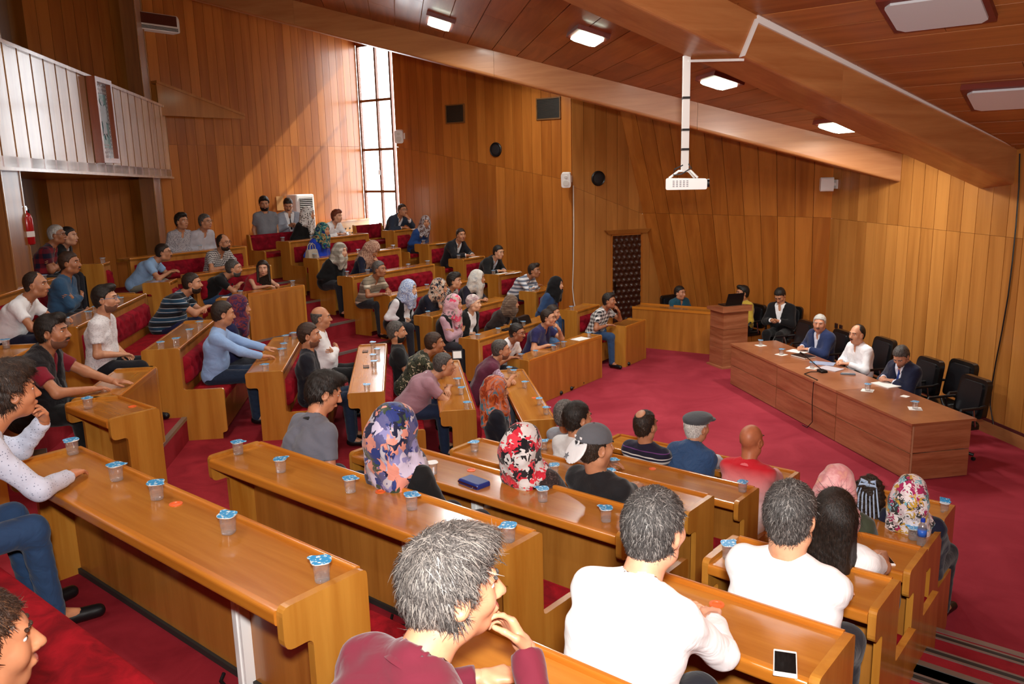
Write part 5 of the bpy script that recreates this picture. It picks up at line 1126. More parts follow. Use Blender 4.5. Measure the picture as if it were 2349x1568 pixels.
def bench(sec, row, px, py, label, P, lean=10):
    """a person on the bench of that row whose head shows at that place"""
    n, t = SEC[sec]; S = P.get('S', 1.03); hoff = FRONT[sec][row] + P.get('fwdseat', .20); fz = RISE * (row - 1); hz = .525 + .085 + P.get('dzseat', 0.)
    L = (.70 + P.get('tall', 0.)) * S; d = ray(px, py) / FPX; a1, a0 = n @ d[:2], -hoff; b1, b0 = d[2], CAMH - fz - hz
    A, B, C = a1 * a1 + b1 * b1, 2 * (a1 * a0 + b1 * b0), a0 * a0 + b0 * b0 - L * L; disc = B * B - 4 * A * C
    if disc > 0:
        cand = [(-B + s * math.sqrt(disc)) / (2 * A) for s in (-1, 1)]; ang = [math.degrees(math.atan2(a1 * q + a0, b1 * q + b0)) for q in cand]; i = min((0, 1), key=lambda k: abs(ang[k] - lean)); q, an = cand[i], ang[i]
    else: q = -B / (2 * A); an = math.degrees(math.atan2(a1 * q + a0, b1 * q + b0))
    hw = CAM + d * q; al = float(t @ hw[:2]) + P.get('side', 0.); f0 = sp(sec, hoff, al); face = math.degrees(math.atan2(n[1], n[0])) + P.get('turn', 0)
    r = -R_(face - 90); dx = hw[:2] - f0; hc = np.array([math.cos(r) * dx[0] - math.sin(r) * dx[1], math.sin(r) * dx[0] + math.cos(r) * dx[1], hw[2] - fz])
    P.setdefault('desk', (FRONT[sec][row - 1] - .40 - hoff + .0, DZ + .012)); miss = '' if disc > 0 else ' MISS %.2f' % (math.sqrt(max(A * q * q + B * q + C + L * L, 0)) / L)
    if miss or an < -12 or an > 48: DBG.append('%s: lean %.0f%s' % (label[:40], an, miss))
    return person(label, (*f0, fz), face, (0, 0, hz), hc, P)
# ================================================================== THE PEOPLE IN THE HALL
def top(m, sleeve='short', collar=True, **kw): return dict(m=m, sleeve=sleeve, collar=collar, **kw)
WH = K('E9EAEE'); NAVY = K('14182E'); BLK = K('0E0E10'); JEAN = K('2A4468', folds=.4); DJEAN = K('1C2A40', folds=.4); GREYT = K('6E7078')
P_ = dict
def SKN(i): return ('C08A68', 'B57E5C', 'C99574', 'A8714F', 'D2A080')[i]
# --- far side, by the side wall
bench('C', 7, 923.6, 481.5, 'man in a dark blue suit and glasses covering his mouth before the window', P_(pose='chinL', top=top(WH, 'long'), jacket=P_(m=K('2A3446')), hair=('short', 'dbrown'), glasses=1, yaw=-12, skin=SKN(0)), 15)
bench('C', 6, 976.6, 509.6, 'woman in a blue sweater and brown striped headscarf by the side wall', P_(fem=1, pose='lap', top=top(K('1E3E78'), 'long', False, neck=.01, scoop=.2), scarf=K('7A4A38', kind='marble', c2=['4A2A22', 'C8C4C8', '6A6A78'], scale=9), yaw=-38, S=1.0), 0)
bench('C', 5, 1057.7, 538.3, 'man in a black suit and white shirt with clasped hands by the side wall', P_(pose='desk', top=top(WH, 'long'), jacket=P_(m=K('14151C')), hair=('short', 'dbrown'), yaw=-25), 12)
bench('C', 4, 1143.7, 577.7, 'man in a black jacket and pale grey shirt leaning over papers', P_(pose='desk', top=top(K('B8BECC', kind='stripes', c2=[(0, 'C4CAD6'), (.5, 'A4ACBE')], scale=40), 'long'), jacket=P_(m=K('101114')), hair=('short', 'black'), yaw=-5, pitch=-8, skin='D2A080'), 25)
bench('C', 3, 1225.8, 620, 'man in a grey and white striped sweater with folded arms by the side wall', P_(pose='fold', top=top(K('D8DAE0', kind='stripes', c2=[(0, 'DCDEE4'), (.52, '6A7488')], scale=12.5), 'long', True), hair=('quiff', 'dbrown'), yaw=5, skin=SKN(3), bottom=K('3A3C44')), 25)
bench('C', 2, 1277.5, 651.5, 'woman in a black headscarf and denim shirt by the side wall', P_(fem=1, pose='lap', top=top(K('2C466E'), 'long'), scarf=K('0C0C10'), yaw=12, skin='D8A88A', bottom=JEAN, S=1.0), 2)
bench('C', 1, 1397.8, 688.8, 'man in a black and white plaid shirt holding his chin before the padded door', P_(pose='chinL', top=top(K('E4E2E0', kind='check', c2='1C1C24', scale=14), 'short'), hair=('quiff', 'black'), moustache=1, yaw=8, skin=SKN(3), bottom=JEAN, watch=1), 22)
# --- far side, long desks
bench('C', 7, 708, 491, 'woman in a black coat and white polka-dot headscarf before the air conditioner', P_(fem=1, pose='lap', top=top(BLK, 'long', False), scarf=K('DAD8D6', kind='dots', c2='101014', scale=26, c3=.32), yaw=25, low=1.5, girth=1.1), 8)
bench('C', 7, 773.3, 496, 'auburn-haired boy in a white shirt leaning on the top far desk', P_(pose='desk', top=top(WH, 'long'), hair=('mop', 'auburn'), yaw=12, S=.95, skin='D8A484'), 18)
bench('C', 6, 742.6, 528, 'woman in a bright blue tunic and blue patterned headscarf', P_(fem=1, pose='lap', top=top(K('1C3CB4'), 'long', False), scarf=K('1A3A9A', kind='marble', c2=['101424', '3A8A8A', 'C89A50', '14183A'], scale=7), yaw=10, girth=1.1), 5)
bench('C', 5, 782, 575.4, 'woman in black with a pale chequered headscarf', P_(fem=1, pose='lap', top=top(BLK, 'long', False), scarf=K('C8C2B6', kind='check', c2='8A8478', scale=9), yaw=8, girth=1.12, skin='D8A88A'), 5)
bench('C', 5, 856, 571, 'woman in navy bowing her head in a brown speckled headscarf', P_(fem=1, pose='chinL', top=top(NAVY, 'long', False), scarf=K('C09A84', kind='dots', c2='6A2A20', scale=60, c3=.4), yaw=12, pitch=-40, low=1.5), 20)
bench('C', 4, 870.3, 616.6, 'grey-haired man in a brown and cream striped polo', P_(pose='reach', rs=1, top=top(K('9A8E7C', kind='stripes', c2=[(0, '8A7E6C'), (.3, '6E6456'), (.38, '8A7E6C'), (.68, 'D0C4B0'), (.9, '6E6456')], scale=6.2), 'short'), hair=('short', 'grey'), yaw=12, skin=SKN(3), bottom=K('24262C')), 5)
bench('C', 3, 939.6, 661.7, 'woman in a black vest over a white blouse with a white and blue headscarf', P_(fem=1, pose='lap', top=top(WH, 'long', False), jacket=P_(m=BLK, sleeve=0, name='vest', open=.03, len=.5, depth=.45, e=.02), scarf=K('C9D6EA', kind='dots', c2='3A62AE', scale=75, c3=.42), yaw=14, skin='DDB090', girth=1.08), 3)
bench('C', 3, 1009.8, 658, 'old woman in dark navy with a black and beige floral headscarf', P_(fem=1, pose='cross', top=top(K('16182A'), 'long', False), scarf=K('B8A494', kind='floral', c2=['14141C', 'C8B8A8', '3A3A4A', 'D8A080'], scale=24), yaw=22, low=1.3), 6)
bench('C', 3, 1043, 643.9, 'boy in a black T-shirt with white print among the headscarfed women', P_(pose='lap', top=top(K('131318', kind='floral', c2=['E4E4E8', '131318', '131318', 'D8D8DC'], scale=34), 'short', False), hair=('mop', 'black'), yaw=20, skin=SKN(2), S=1.0), 8)
bench('C', 3, 1096.7, 637.5, 'woman in a navy coat and pale grey headscarf with hands on the desk', P_(fem=1, pose='desk', top=top(K('1A1828'), 'long', False), scarf=K('BDB8B0', kind='marble', c2=['D2CEC8', '9AA0A8'], scale=5), yaw=22, low=1.5), 8)
bench('C', 2, 1043, 696, 'woman in a black vest over pink with crossed arms and a pink floral headscarf', P_(fem=1, pose='cross', top=top(K('C4A0AE'), 'long', False), jacket=P_(m=BLK, sleeve=0, name='vest', open=.035, len=.55, depth=.5, e=.022), scarf=K('D8A8B4', kind='floral', c2=['E0B8C0', 'C8B0A8', '5A5A5A', 'E05070'], scale=13), yaw=18, low=1.3, girth=1.1), 2)
bench('C', 2, 1087.7, 695, 'young woman in a black jacket and white T-shirt with a patterned bonnet', P_(fem=1, pose='lap', top=top(WH, 'short', False), jacket=P_(m=BLK, open=.03, len=.5, depth=.5), hair=('bald', 'dbrown'), bonnet=K('D8C8C4', kind='floral', c2=['B08090', 'E0D8D4', '8A7A78'], scale=40), yaw=14, skin='DDB090', S=1.0), 4)
bench('C', 2, 1174.6, 695, 'old woman in brown with a brown woven headscarf', P_(fem=1, pose='lap', top=top(K('2E2220'), 'long', False), scarf=K('7A6656', kind='check', c2='5A463A', scale=24), yaw=26, S=.95), 10)
bench('C', 1, 1186.5, 761.7, 'man in glasses and a white polo with clasped hands at the front far desk', P_(pose='desk', top=top(WH, 'short'), hair=('short', 'black'), glasses=1, moustache=1, yaw=12, pitch=-6, skin=SKN(3)), 25)
bench('C', 1, 1258, 727.6, 'heavy man in glasses and a navy polo resting his chin on his hand', P_(pose='chinL', top=top(K('262450'), 'short'), hair=('short', 'dbrown'), glasses=1, yaw=12, girth=1.16, skin=SKN(2)), 18)
bench('C', 1, 1270, 717, 'dark-haired girl in a denim jacket beside the man in the navy polo', P_(fem=1, pose='lap', top=top(K('4A6E9A', folds=.4), 'long'), hair=('long', 'dbrown'), yaw=10, S=.95), 5)
# --- standing men
def standing(px, py, al, off, face, label, P):
    c = sp('C', off, al); fz = RISE * 6; S = P.get('S', 1.0); P['stand'] = 1; n_, t_ = SEC['C']; d = ray(px, py); k = off / (n_ @ d[:2]); hw = CAM + d * k; c = sp('C', off, float(t_ @ hw[:2])); hz = hw[2] - fz - .70 * S
    return person(label, (*c, fz), face, (0, 0, hz), (0.02, .04, hw[2] - fz), P)
standing(607, 466, 10.9, -14.32, -60, 'bearded man in a grey T-shirt standing against the back wall', P_(pose='side', top=top(K('7C7E86'), 'short', False), hair=('med', 'black'), beard='full', yaw=-8, pitch=-12, bottom=DJEAN))
standing(662, 469, 11.6, -14.30, -62, 'man in a light grey suit and black tie standing with a phone', P_(pose='phone', top=top(WH, 'long'), jacket=P_(m=K('9AA0AE'), w=.09, open=.01, len=.5, depth=.42), tie=K('0C0C10'), hair=('short', 'dbrown'), moustache=1, pitch=-30, yaw=-10, bottom=K('2C2E3A')))
# --- middle blocks
bench('C', 7, 417, 506.7, 'man in a small-patterned grey shirt beside the pillar', P_(pose='lap', top=top(K('A8A4AA', kind='dots', c2='4A4652', scale=60, c3=.33), 'long'), hair=('med', 'black'), yaw=8, bottom=BLK), 5)
bench('C', 7, 471, 508, 'grey-haired man in a plain pale shirt and glasses against the back wall', P_(pose='lap', top=top(K('B4B2BC'), 'long'), hair=('short', 'dgrey'), glasses=1, yaw=14), 3)
bench('C', 6, 512.8, 555.9, 'bald bearded man in glasses and a small-checked shirt', P_(pose='desk', top=top(K('D8D4D2', kind='check', c2='3A3034', scale=30), 'short'), hair=('receding', 'dbrown'), patch=.075, beard='full', glasses=1, yaw=14), 15)
bench('C', 5, 603.4, 615, 'girl in a red dress with long dark hair looking at the camera', P_(fem=1, child=1, pose='desk', top=top(K('B02A32'), 'none', False, neck=-.04), hair=('girl', 'dbrown'), yaw=-40, S=.86, hs=1.08, skin='D8A88C'), 15)
bench('B', 7, 160 - 2, 541, 'young man in a white shirt and black waistcoat under the balcony', P_(pose='lap', top=top(K('C8C8D0'), 'long'), jacket=P_(m=BLK, sleeve=0, name='waistcoat', w=.06), hair=('short', 'black'), yaw=-6, skin='D2A080', side=.15), 5)
bench('B', 7, 130.7, 537, 'white-haired man in glasses and a red plaid shirt under the balcony', P_(pose='cross', top=top(K('7A1420', kind='check', c2='16142A', scale=7), 'short'), hair=('short', 'white'), glasses=1, yaw=-4, skin=SKN(3), side=-.1), 5)
bench('B', 7, 42, 575.5, 'man in a turquoise and white polo at the left edge', P_(pose='fold', top=top(K('2A9AC4'), 'short'), hair=('receding', 'dbrown'), yaw=-8, beard='stubble', girth=1.06), 22)
bench('B', 6, 375.4, 578, 'man in a pale blue short-sleeved shirt and glasses leaning forward', P_(pose='desk', top=top(K('8FB2DC'), 'short'), hair=('short', 'dbrown'), glasses=1, moustache=1, yaw=-2, bottom=K('8A8474'), girth=1.05), 25)
bench('B', 6, 160, 602, 'man in a steel blue shirt with a thick moustache and folded arms', P_(pose='cross', top=top(K('2E5070'), 'long'), hair=('short', 'brown'), moustache=1, yaw=-2, skin=SKN(3)), 3)
bench('B', 6, 82.8, 652, 'man in a white short-sleeved shirt bending over his desk at the left', P_(pose='desk', top=top(WH, 'short'), hair=('receding', 'dbrown'), patch=.05, yaw=0, skin=SKN(1), bottom=K('14182E')), 25)
bench('B', 5, 536, 615, 'grey-bearded man in a black polo with folded arms', P_(pose='fold', top=top(BLK, 'short'), hair=('short', 'dgrey'), beard='full', bc='dgrey', yaw=-2, bottom=JEAN), 28)
bench('B', 5, 441, 649, 'heavy bearded man in a dark striped polo leaning on the desk', P_(pose='fold', top=top(K('15181E', kind='stripes', c2=[(0, '16181E'), (.4, '1C3E58'), (.5, 'B8BCC0'), (.56, '1C3E58'), (.92, 'B8BCC0'), (.98, '16181E')], scale=8), 'short'), hair=('short', 'dbrown'), beard='full', yaw=-2, girth=1.22, bottom=K('14163A')), 25)
bench('B', 5, 242, 684, 'young bearded man in blue glasses and a white textured polo', P_(pose='lap', top=top(K('D4D2D6', kind='marble', c2=['E8E6EA', 'A8A6AC'], scale=34), 'short', K('F0F0F2')), hair=('quiff', 'black'), beard='stubble', glasses=2, yaw=0, skin=SKN(2), bottom=K('12141C'), S=1.06), 6)
bench('B', 5, 121, 759.5, 'man in a black padded vest over a maroon T-shirt with one hand on the desk', P_(pose='reach', rs=-1, top=top(K('7A1428'), 'short'), jacket=P_(m=K('18161A', folds=.6), sleeve=0, name='padded_vest', w=.07, e=.034), hair=('quiff', 'black'), beard='stubble', moustache=1, yaw=-2, girth=1.15, S=1.08, skin=SKN(1), bottom=BLK), 16)
bench('B', 4, 512, 718, 'man in a light blue shirt reaching onto the desk, seen from behind', P_(pose='reach', rs=-1, top=top(K('8EAEDC'), 'long'), hair=('short', 'dbrown'), yaw=18, pitch=-8, bottom=DJEAN, S=1.04), 8)
bench('B', 4, 549, 704.4, 'woman in navy with folded arms and a dark red and blue headscarf', P_(fem=1, pose='cross', top=top(K('181A42'), 'long', False), scarf=K('4A1A2E', kind='marble', c2=['26204A', '7A2A2A', '1A2A3A'], scale=9), yaw=2, girth=1.1), 3)
bench('B', 3, 709, 767.4, 'man in a dark navy polo with hands in his lap in the middle block', P_(pose='lap', top=top(K('12141F'), 'short', K('1A2048')), hair=('short', 'brown'), beard='stubble', yaw=-2, bottom=DJEAN), 5)
bench('B', 3, 736.7, 727.5, 'bald man in a white shirt with crossed arms in the middle block', P_(pose='cross', top=top(K('E2E2E6'), 'long'), hair=('fringe', 'dgrey'), yaw=0, girth=1.12, bottom=BLK), 3)
bench('B', 2, 910, 759.7, 'bearded man in a plain black T-shirt in the middle block', P_(pose='lap', top=top(K('101014'), 'short', False, neck=.015, scoop=.15), hair=('short', 'dgrey'), beard='full', bc='black', yaw=0, bottom=DJEAN), 5)
bench('B', 2, 997, 785.8, 'man in a camouflage T-shirt resting his chin on his hand', P_(pose='chin', top=top(K('2A2C20', kind='camo', c2=['3E4230', '16160F', 'A89C80'], scale=16), 'short', False), hair=('short', 'brown'), yaw=-2, bottom=JEAN, skin=SKN(3)), 20)
bench('B', 2, 1019, 835.5, 'grey-haired man in a dusty pink polo with white trim and folded arms', P_(pose='fold', top=top(K('A07884'), 'short', WH), hair=('short', 'dgrey'), yaw=-2, girth=1.15, bottom=K('1E2A44')), 24)
bench('B', 1, 1149.5, 801.3, 'grey-haired man in a plum vest over a checked shirt at the middle front desk', P_(pose='fold', top=top(K('9A7A9A', kind='check', c2='D0C4D4', scale=45), 'short'), jacket=P_(m=K('5A2238'), sleeve=0, name='plum_vest', w=.04), hair=('short', 'dgrey'), beard='stubble', yaw=-4, bottom=K('4A4E5A')), 25)
bench('B', 1, 1139, 893.6, 'woman in a navy coat and a shiny orange headscarf', P_(fem=1, pose='lap', top=top(K('11131F'), 'long', False), scarf=K('B0441C', kind='marble', c2=['7A2A14', 'C8622E', '3A8296', '1A1A1E'], scale=5, rough=.35), yaw=-14, low=1.4), 3)
# --- near blocks, seen from behind
bench('A', 4, 745, 897, 'man in a grey polo with a black collar, seen from behind', P_(pose='lap', top=top(K('6A6C78'), 'short', K('101014')), hair=('med', 'black'), yaw=-28, pitch=-22, S=1.05, skin='D0926E'), 8)
bench('A', 4, 909, 988, 'woman in black with a large blue and lilac floral headscarf', P_(fem=1, pose='lap', top=top(BLK, 'long', False), scarf=K('8C8ABC', kind='floral', c2=['2A3A7A', 'C8C0D8', '1E2440', 'D89080', '5A5A8A', 'B8B4C0', '3A4A3A'], scale=14, rough=.4), yaw=-6, low=1.8, S=1.05, hs=1.08), 5)
bench('A', 3, 1203, 1021, 'woman in brown with a red, white and black patterned headscarf', P_(fem=1, pose='lap', top=top(K('3A2C2A', kind='marble', c2=['241A1A', '5A4642'], scale=30), 'long', False), scarf=K('D8D4D2', kind='floral', c2=['16141A', 'C8283A', 'DAD6D6', '2A2428', 'E03A4A'], scale=17), yaw=-10, low=1.5), 5)
bench('A', 3, 1366, 1022, 'man in a grey and white reversed baseball cap and black T-shirt', P_(pose='fold', top=top(K('1A191C'), 'short', False, neck=.015, scoop=.1), hair=('buzz', 'dbrown'), cap='ball', yaw=-24, bottom=DJEAN, S=1.05), 14)
bench('A', 2, 1325, 957, 'black-haired man in a pale grey T-shirt, seen from behind', P_(pose='fold', top=top(K('CFCFD0'), 'short', False, neck=.015, scoop=.1), hair=('short', 'black'), yaw=-22, S=1.03), 12)
bench('A', 1, 1297.6, 949, 'grey-haired head half hidden behind the man in the pale T-shirt', P_(pose='fold', top=top(K('8A8C94'), 'short'), hair=('short', 'grey'), yaw=-5), 12)
bench('A', 1, 1481, 974, 'balding man in a dark polo with white stripes at the near front desk', P_(pose='fold', top=top(K('1E1A30', kind='stripes', c2=[(0, '1E1A30'), (.22, 'D8D4D0'), (.34, '1E1A30'), (.44, 'D8D4D0'), (.5, '1E1A30'), (.72, '6A3A7A'), (.76, '1E1A30')], scale=5.2), 'short'), hair=('receding', 'dbrown'), patch=.0, crown=1, yaw=-8), 15)
bench('A', 1, 1599, 978, 'man in a grey flat cap and quilted blue vest at the near front desk', P_(pose='fold', top=top(K('C8D2E4'), 'long'), jacket=P_(m=K('2E4A72', folds=.8), sleeve=0, name='quilted_vest', w=.04, e=.03), hair=('fringe', 'white'), cap='flat', yaw=-18), 15)
bench('A', 1, 1724, 1008.6, 'bald man in a red shirt fading to pink at the near front desk', P_(pose='fold', top=top(K('F0DCDC', kind='grad', c2='C8202E', c3=(.72, 1.12)), 'long', K('E06A72')), hair=('bald', 'dbrown'), yaw=-6, skin='B9714E'), 15)
bench('A', 1, 2089.5, 1136, 'woman in a navy jacket with a rainbow plaid headscarf at the right', P_(fem=1, pose='lap', top=top(K('14172E'), 'long', False), scarf=K('D8C8CE', kind='floral', c2=['E8E4E6', 'A8285E', 'C8A040', '7AB8C8', 'E8E0E2', '3A3A3A'], scale=22), yaw=2, low=1.5), 3)
bench('A', 1, 1993.5, 1131, 'little girl with dark curls tied with blue ribbons', P_(fem=1, child=1, pose='desk', top=top(K('E8E8EA'), 'short', K('B82030')), hair=('curlylong', 'dbrown'), ribbons=1, yaw=8, S=.80, hs=1.1), 10)
bench('A', 2, 1921, 1118, 'woman in olive green with a pale pink headscarf', P_(fem=1, pose='lap', top=top(K('3C4434'), 'long', False), scarf=K('D8969C', kind='marble', c2=['E2B0B0', 'CC888C', 'E0A890'], scale=4), yaw=4, low=1.9), 4)
bench('A', 3, 1915.6, 1180, 'woman with long straight black hair in a white top', P_(fem=1, pose='desk', top=top(K('E6E6E8'), 'short', False), hair=('long', 'black'), yaw=4, S=1.0), 8)
bench('A', 4, 1814, 1178, 'man with short greying hair in a white polo leaning on his desk', P_(pose='fold', top=top(K('F0F0F2'), 'short', K('E8E8EC')), hair=('short', 'salt'), yaw=0, S=1.08, girth=1.12, neck=.06, skin='D8A482'), 18)
bench('A', 5, 1503, 1208, 'man with thick grey hair and large ears in a white shirt, back to the camera', P_(pose='desk', top=top(K('F2F2F4'), 'long', K('F2F2F4')), hair=('short', 'salt'), yaw=-6, S=1.08, neck=.056, skin='E0A888'), 8)
bench('A', 6, 1040, 1342, 'grey-haired man in a maroon shirt resting his cheek on his hand at the bottom edge', P_(pose='chin', top=top(K('6A1E30'), 'long'), hair=('med', 'grey'), yaw=-30, S=1.08, skin='DDA07C'), 14)
bench('A', 6, 24, 897, 'boy in a pale patterned shirt and jeans with a hand on his chin', P_(pose='chinL', top=top(K('CBD4E8', kind='dots', c2='7A86A0', scale=70, c3=.2), 'long'), hair=('mop', 'dbrown'), yaw=-4, S=1.0, skin='C48660', bottom=JEAN, shin=.05), 15)
# --- the head table and the stage
def seated(c, face, px, py, label, P, lean=.08, seat=.50):
    S = P.get('S', 1.03); hz = seat + .085; fv = D(face); ideal = np.array([c[0] + fv[0] * lean, c[1] + fv[1] * lean, hz + .70 * S]); d = ray(px, py); d = d / np.linalg.norm(d); hw = CAM + d * ((ideal - CAM) @ d)
    r = -R_(face - 90); dx = hw[:2] - np.array(c); hc = np.array([math.cos(r) * dx[0] - math.sin(r) * dx[1], math.sin(r) * dx[0] + math.cos(r) * dx[1], hw[2]])
    return person(label, (*c, 0), face, (0, 0, hz), hc, P)
td = TDEP - TDEP
seated(CH['t1'] + D(TFACE) * .05, TFACE, 1880, 741, 'grey-haired man in a navy suit at the head table looking at the camera', P_(pose='desk', desk=(.20, TH + .012), top=top(K('D8DCEE'), 'long'), jacket=P_(m=K('1C2A52'), w=.07), hair=('short', 'white'), moustache=1, bc='grey', yaw=48, skin='C88E70'), .12)
seated(CH['t2'] + D(TFACE) * .05, TFACE, 1966, 766, 'balding man in a white shirt with a moustache reading at the head table', P_(pose='desk', desk=(.18, TH + .012), top=top(K('EFEFF4'), 'long'), hair=('receding', 'black'), patch=.082, moustache=1, yaw=14, skin='CE9878', watch=-1), .12)
seated(CH['t3'] + D(TFACE) * .05, TFACE, 2067, 816, 'man in a dark navy suit bending over papers at the head table', P_(pose='desk', desk=(.18, TH + .012), top=top(K('D8DCEE'), 'long'), jacket=P_(m=K('161B36'), w=.07), tie=K('1A3A8A'), hair=('short', 'dgrey'), beard='stubble', yaw=28, pitch=-38, skin='C48E72', watch=-1), .22)
seated(CH['teal'], -62, 1560, 671, 'man in a teal shirt behind the low counter', P_(pose='lap', top=top(K('1C4C60'), 'long'), hair=('short', 'black'), yaw=12, skin='C08A6C'), .10)
seated(CH['yel'], 205, 1703, 671, 'bearded man in a yellow shirt beside the lectern', P_(pose='lap', top=top(K('C2A23C'), 'long'), hair=('quiff', 'black'), beard='full', yaw=-15, skin='B57E5C', bottom=BLK), .02)
seated(CH['suit'], 228, 1789, 677, 'man in a black suit looking down at his phone by the corner', P_(pose='phone', top=top(WH, 'long'), jacket=P_(m=K('0E0E12'), w=.08, open=.01), hair=('short', 'black'), yaw=0, pitch=-38, bottom=BLK), .10)
# person at the very edge of the picture, lower left
bench('A', 7, -48, 1482, 'head at the lower left edge of the picture', P_(pose='lap', top=top(K('3A3A40'), 'short'), hair=('short', 'brown'), yaw=-10, skin='C88C66'), 8)
print('LEAN', DBG)
# ================================================================== SMALL THINGS
cm, nt, b = mat_new('clear_plastic'); b.inputs['Transmission Weight'].default_value = 1.0; b.inputs['Roughness'].default_value = .03; b.inputs['IOR'].default_value = 1.36; b.inputs['Base Color'].default_value = (.97, .98, 1, 1)
_t = N(nt, 'BsdfTransparent'); _m = N(nt, 'MixShader'); _m.inputs[0].default_value = .40; nt.links.new(_t.outputs[0], _m.inputs[1]); nt.links.new(b.outputs[0], _m.inputs[2])
_d = N(nt, 'BsdfDiffuse'); _d.inputs[0].default_value = (.9, .93, .96, 1); _g = N(nt, 'BsdfGlossy', Roughness=.12); _a = N(nt, 'MixShader'); _a.inputs[0].default_value = .55; nt.links.new(_d.outputs[0], _a.inputs[1]); nt.links.new(_g.outputs[0], _a.inputs[2])
_m2 = N(nt, 'MixShader'); _m2.inputs[0].default_value = .2; nt.links.new(_m.outputs[0], _m2.inputs[1]); nt.links.new(_a.outputs[0], _m2.inputs[2]); nt.links.new(_m2.outputs[0], nt.nodes['Material Output'].inputs[0])
lidm, nt, b = mat_new('blue_foil_lid'); tc = N(nt, 'TexCoord'); wv_ = N(nt, 'TexNoise', Scale=95.0, Detail=1.0); nt.links.new(tc.outputs['Object'], wv_.inputs['Vector']); rp = ramp(nt, [(0, '2F98D6'), (.58, '8CCBEA'), (.66, 'F2F8FC')], 'CONSTANT'); nt.links.new(wv_.outputs['Fac'], rp.inputs[0]); nt.links.new(rp.outputs[0], b.inputs['Base Color']); b.inputs['Roughness'].default_value = .3; b.inputs['Metallic'].default_value = .15
def sq(r, n=20, p=3.2):
    o = []
    for k in range(n):
        a = 2 * math.pi * k / n; c, s = math.cos(a), math.sin(a); q = (abs(c) ** p + abs(s) ** p) ** (-1 / p); o.append((r * q * c, r * q * s))
    return o
def loftc(rings):
    v = []; f = []; n = len(rings[0][0])
    for (pl, z) in rings: v += [(x, y, z) for (x, y) in pl]
    for i in range(len(rings) - 1):
        for k in range(n): f.append((i * n + k, i * n + (k + 1) % n, (i + 1) * n + (k + 1) % n, (i + 1) * n + k))
    f.append(tuple(range(n))[::-1]); f.append(tuple(range((len(rings) - 1) * n, len(rings) * n))); return v, f
CH_ = .088
_cup = mesh('cup_body', *loftc([(sq(.0265), 0), (sq(.029), .004), (sq(.0295), .022), (sq(.0285), .026), (sq(.0305), .032), (sq(.0325), .075), (sq(.0345), .078), (sq(.0345), CH_ - .006)]), True); _cup.materials.append(cm)
_rim = mesh('cup_rim', *loftc([(sq(.0385), CH_ - .0055), (sq(.0395), CH_ - .003), (sq(.0385), CH_ - .001)])); _rim.materials.append(M['white'])
_lp = sq(.041, 24); _lp = [(x + (.012 if (x > .02 and y > .02) else 0), y + (.012 if (x > .02 and y > .02) else 0)) for x, y in _lp]
_lid = mesh('cup_lid', *loftc([(_lp, CH_ - .0005), (_lp, CH_ + .0012)])); _lid.materials.append(lidm)
_fold = MB(); _fold.hexa([(-.04, 0, CH_), (.04, 0, CH_), (.04, .002, CH_), (-.04, .002, CH_), (-.04, -.02, CH_ + .045), (.04, -.02, CH_ + .045), (.04, -.018, CH_ + .046), (-.04, -.018, CH_ + .046)]); _fold = mesh('lid_folded', _fold.v, _fold.f); _fold.materials.append(lidm)
_flap = MB().hexa([(-.04, 0, CH_), (.04, 0, CH_), (.04, .04, CH_), (-.04, .04, CH_), (-.04, 0, CH_ + .0015), (.04, 0, CH_ + .0015), (.04, .04, CH_ + .0015), (-.04, .04, CH_ + .0015)]); _flap = mesh('lid_half', _flap.v, _flap.f); _flap.materials.append(lidm)
def cup(p, label, kind='lid', rz=None):
    t = thing('water_cup', label, 'cup', tuple(p), RNG.uniform(0, 6.28) if rz is None else rz, 'sealed water cups on the desks' if kind == 'lid' else 'opened water cups')
    obj('cup', _cup, None, t); obj('rim', _rim, None, t)
    if kind == 'lid': obj('foil_lid', _lid, None, t)
    elif kind == 'fold': obj('foil_lid', _fold, None, t); obj('foil_lid', _flap, None, t)
    return t
ORD = ['first', 'second', 'third', 'fourth', 'fifth']
